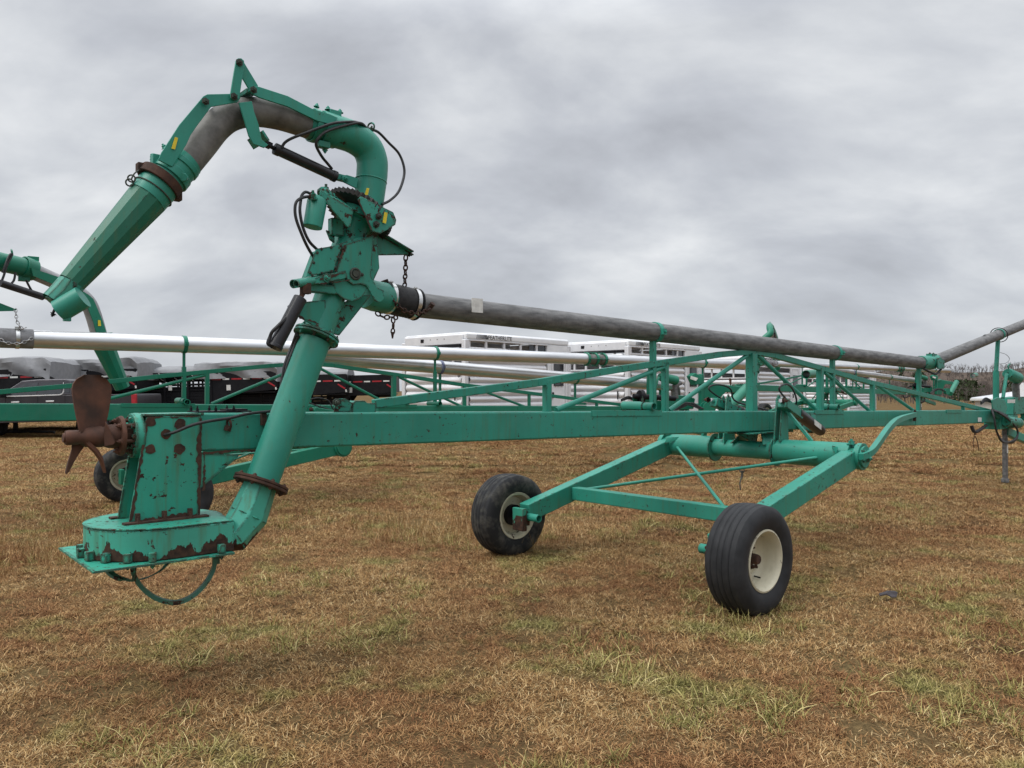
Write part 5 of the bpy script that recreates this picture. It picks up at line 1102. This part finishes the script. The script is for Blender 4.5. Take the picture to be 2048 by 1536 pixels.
# ------------------------------------------------------------------ pickup
def pickup():
    t=empty('pickup_truck',(-12.4,27.3,.07),R(181.5),'dark grey crew cab pickup with chrome window trim parked at the left edge','pickup')
    t.rotation_euler=(0,R(1.5),R(181.5))
    Lg=5.9; W=2.0                                        # tail at x=0, nose at +x ; camera side is y=+W ... mirrored below
    def prism(prof,ins,nm,mat,bv):
        b=MB(); n=len(prof); vs=[(x,ins(z),z) for x,z in prof]+[(x,W-ins(z),z) for x,z in prof]
        b.add(vs,[tuple(range(n))[::-1],tuple(range(n,2*n))]+[(i,(i+1)%n,(i+1)%n+n,i+n) for i in range(n)]); return b.build(nm,mat,t,smooth=35,bevel=bv)
    prof=[(0,.62),(0,1.32),(.03,1.40),(1.95,1.40),(2.05,1.42),(4.5,1.42),(5.7,1.34),(6.25,1.26),(6.38,1.1),(6.42,.7),(6.35,.5),(6.22,.5)]
    for k in range(9): a=math.pi*k/8; prof.append((5.75+.44*math.cos(a),.42+.44*math.sin(a)+.02))
    prof+=[(5.31,.56),(1.75,.56)]
    for k in range(9): a=math.pi*k/8; prof.append((1.30+.44*math.cos(a),.42+.44*math.sin(a)+.02))
    prof+=[(.82,.5),(.1,.55)]
    prism(prof,lambda z:0,'body',mt_truck,.04)
    prism([(2.05,1.415),(2.16,1.90),(2.35,1.955),(3.2,1.965),(3.75,1.93),(4.5,1.415)],lambda z:(z-1.42)*.28,'cab',mt_truck,.03)
    Y=W   # visible side after the half turn
    def side(pts,o=.006):
        return [V((x,Y-max(0,(z-1.42))*.28+o,z)) for x,z in pts]
    b=MB(); b.plate(side([(2.46,1.84),(3.12,1.86),(3.12,1.46),(2.38,1.46)]),(0,1,.28),.006); b.build('window',mt_glass,t)
    b=MB(); b.plate(side([(3.20,1.86),(3.66,1.84),(4.12,1.50),(4.12,1.46),(3.20,1.46)]),(0,1,.28),.006); b.build('window',mt_glass,t)
    b=MB(); b.plate(side([(2.18,1.80),(2.36,1.83),(2.30,1.52),(2.14,1.50)]),(0,1,.28),.006); b.build('window',mt_glass,t)
    b=MB(); b.add([(3.82,.20,1.90),(3.82,W-.20,1.90),(4.46,W-.08,1.46),(4.46,.08,1.46)],[(0,1,2,3)]); o=b.build('windscreen',mt_glass,t); o.location=(.02,0,.015)
    b=MB(); P=[(4.3,1.43),(3.2,1.43),(2.45,1.435),(2.36,1.47),(2.33,1.58),(2.38,1.84)]
    for a,c in zip(P,P[1:]): b.bar(side([a],.012)[0],side([c],.012)[0],.012,.035)
    b.build('window_trim',mt_trim,t)
    for x in (2.62,3.74):
        b=MB(); b.bar((x,Y+.03,1.23),(x+.26,Y+.03,1.23),.03,.05); b.build('door_handle',mt_trim,t,bevel=.008)
    b=MB()
    for x in (2.28,3.16,4.2): b.box((x,Y+.001,1.02),(.012,.006,.8))
    b.build('door_seam',mt_black,t)
    b=MB(); b.box((4.2,Y+.17,1.50),(.14,.26,.22)); b.box((4.2,Y+.04,1.42),(.05,.1,.05)); b.build('mirror',mt_black,t,bevel=.03)
    b=MB(); b.box((.04,Y-.01,1.18),(.16,.10,.44)); b.build('tail_light',mt_red,t,bevel=.02)
    b=MB(); b.box((1.0,W/2,1.41),(1.85,1.75,.03)); b.build('bed_cover',mt_black,t)
    b=MB(); b.box((-.05,W/2,.62),(.18,1.9,.22)); b.box((6.42,W/2,.62),(.16,1.9,.3)); b.build('bumper',mt_chrome,t,bevel=.04)
    for x in (1.30,5.75):
        for y in (.14,W-.14):
            b=MB(); b.lathe([(.24,-.13),(.38,-.13),(.405,-.10),(.405,.10),(.38,.13),(.24,.13)],(x,y,.405),(0,1,0),36,closed=True); wh=b.build('wheel',mt_tire,t)
            b=MB(); b.disc((x,y,.405),(0,1,0),.245,.2,24); b.build('rim',mt_clamp,wh)
pickup()

# ------------------------------------------------------------------ small things
b=MB(); P=[]
p=atY(1776,1201,5.75); rd=random.Random(5)
pts=[]
for k in range(9):
    a=k*2*math.pi/9; pts.append(V((math.cos(a)*.075*rd.uniform(.6,1.2),math.sin(a)*.035*rd.uniform(.7,1.2),rd.uniform(.01,.045))))
b.add([(0,0,.05)]+pts+[q-V((0,0,.008)) for q in pts]+[(0,0,.035)],[(0,k+1,(k+1)%9+1) for k in range(9)]+[(19,(k+1)%9+10,k+10) for k in range(9)]+[(k+1,k+10,(k+1)%9+10,(k+1)%9+1) for k in range(9)])
o=b.build('leaf_scrap',mottled('dark scrap',(.03,.025,.028),(.07,.06,.065),20,.7),None,smooth=0); o.location=(p.x*5.78/5.75,5.78,.03); tag(o,'small dark curled scrap lying in the dead grass right of the front wheel','debris')
b=MB(); A=M1(1484,943,.2); 
Aw=lambda q:V(M1.o)+M1.d*q.x-M1.n*q.y*1.0+V((0,0,q.z))
P=[Aw(M1(1484,941,.2)),Aw(M1(1484,952,.2)),Aw(M1(1480,965,.2)),Aw(M1(1481,980,.2))]
b.tube(spline(P,4),[.010]*6+[.006]*7,6); b.torus(P[0],(0.3,1,0),.02,.006,12,5); o=b.build('cloth_strip',mt_galv,None); tag(o,'pale frayed strip of cloth knotted on the thin sway rod','cloth strip')
b=MB(); b.tube([ (-30,30.0,.08),(-22,28.6,.08),(-16.4,27.6,.09)],.05,10); o=b.build('ground_line',mt_rub,None); tag(o,'long thin black line along the grass at the left edge','pipe')  # thin black tube drawn as a long dark line low on the grass

# ------------------------------------------------------------------ far buildings, ridge and woods
def barn():
    A=atY(1950,798,62); a=math.atan2(A.x,A.y)
    t=empty('metal_barn',(A.x,A.y,0),-a,'long low white metal barn at the far right in front of the wooded ridge','barn')
    zt=A.z; zr=atY(2048,770,66).z; D=14; Wd=26
    b=MB(); b.box2((0,0,-.3),(Wd,D,zt)); b.build('wall',mt_wall,t)
    b=MB(); b.add([(-.3,-.3,zt),(Wd,-.3,zt),(Wd,D,zt),(-.3,D,zt),(6,5,zr),(Wd,5,zr)],[(0,1,5,4),(3,4,5,2),(0,4,3),(1,2,5)]); b.build('roof',mt_roof,t,smooth=0)
    b=MB(); b.box2((3,-.05,-.1),(6,0,2.2)); b.build('door',mt_alw,t)
    b=MB(); b.box2((-.35,-.35,zt-.12),(Wd,-.28,zt+.05)); b.build('gutter',mt_white,t)
barn()
def ridge_h(x):
    h=atY(1024,741,260).z
    return (8.3+ .5*math.sin(x*.06)+.4*math.sin(x*.15+1)+(2.6*sst(x,160,185)) )*sst(x,88,132)
def ridge():
    xs=[90+i*3 for i in range(110)]; ys=[210,222,236,250,262,275,300,340]; fy=[0,.25,.6,.88,1,1,.8,0]; vs=[]
    for y,f in zip(ys,fy):
        for x in xs: vs.append((x,y,-.3+ridge_h(x*260/max(y,1))*f+ (mnoise.noise(V((x*.08,y*.08,0)))*.8 if f>0 else 0)))
    nx=len(xs); m=mottled('leafless woodland floor',(.065,.052,.045),(.12,.092,.072),.35,1,coord='Object',spec=.05)
    me=bpy.data.meshes.new('hill'); me.from_pydata(vs,[],[(j*nx+i,j*nx+i+1,(j+1)*nx+i+1,(j+1)*nx+i) for j in range(len(ys)-1) for i in range(nx-1)]); me.shade_smooth(); me.materials.append(m)
    o=bpy.data.objects.new('hill',me); COL.objects.link(o); tag(o,kind='structure',label='low brown wooded ridge on the right horizon',cat='hill')
    rd=random.Random(11); b=MB(); b2=MB()
    for k in range(1300):
        y=rd.uniform(212,272); x=rd.uniform(98,200)*y/260*1.0; f=sst(y,205,262)
        z0=-.3+ridge_h(x*260/y)*max(0,min(1,(y-210)/50))**1.0; H=rd.uniform(2.6,4.4)*(.8 if y<255 else 1)
        if y>262: H*=.8
        evg=rd.random()<.05 and y<235
        if evg:
            for q in range(90):
                h=rd.random(); r_=(1-h*.8)*1.6; a=rd.uniform(0,6.28); c=V((x+math.cos(a)*r_*rd.random(),y+math.sin(a)*r_*rd.random(),z0+.3+h*3.4)); d=V((rd.uniform(-1,1),rd.uniform(-1,1),rd.uniform(-.5,.8))).normalized()*.45; e=V((rd.uniform(-1,1),rd.uniform(-.5,.5),rd.uniform(-1,1))).normalized()*.35
                b2.add([c,c+d,c+d+e,c+e],[(0,1,2,3)])
            continue
        def limb(p,d,L_,w_,dep):
            e=p+d*L_; s=V((w_,0,0)); vs_=[p-s,p+s,e+s*.6,e-s*.6]; b.add(vs_,[(0,1,2,3)])
            if dep>0:
                for q in range(3 if dep>1 else 4):
                    nd=(d+V((rd.uniform(-1,1),rd.uniform(-.6,.6),rd.uniform(-.15,.6)))*.75).normalized(); limb(p.lerp(e,rd.uniform(.45,1)),nd,L_*rd.uniform(.5,.8),w_*.6,dep-1)
        limb(V((x,y,z0-.2)),V((rd.uniform(-.08,.08),0,1)).normalized(),H*.40,.05,2 if y<240 else 3)
    for k in range(520):
        y=rd.uniform(85,205); x=y*rd.uniform(.46,.64); limb(V((x,y,-.1)),V((rd.uniform(-.1,.1),0,1)).normalized(),rd.uniform(.6,1.5)*(.6+y/250),.035,3)
    for k in range(9):
        y=rd.uniform(95,150); x=y*rd.uniform(.575,.61); H=rd.uniform(1.8,3.2)
        for q in range(160):
            h=rd.random(); r_=math.sin(h*2.6+.35)*H*.5; a=rd.uniform(0,6.28); c=V((x+math.cos(a)*r_*rd.random(),y+math.sin(a)*r_*rd.random(),h*H)); d=V((rd.uniform(-1,1),rd.uniform(-1,1),rd.uniform(-.5,.8))).normalized()*.3; e=V((rd.uniform(-1,1),rd.uniform(-.5,.5),rd.uniform(-1,1))).normalized()*.25
            b2.add([c,c+d,c+d+e,c+e],[(0,1,2,3)])
    mw=mottled('bare winter branches',(.085,.072,.066),(.15,.128,.112),.4,1,spec=.05); mg=mottled('evergreen foliage',(.025,.04,.018),(.05,.065,.03),1,1,spec=.1)
    o=b.build('woods',[mw],None,smooth=0); tag(o,'bare leafless winter trees massed over the ridge','woods',kind='stuff')
    o=b2.build('evergreens',mg,None,smooth=0); tag(o,'dark evergreens dotted low on the ridge among bare trees','woods',kind='stuff')
ridge()
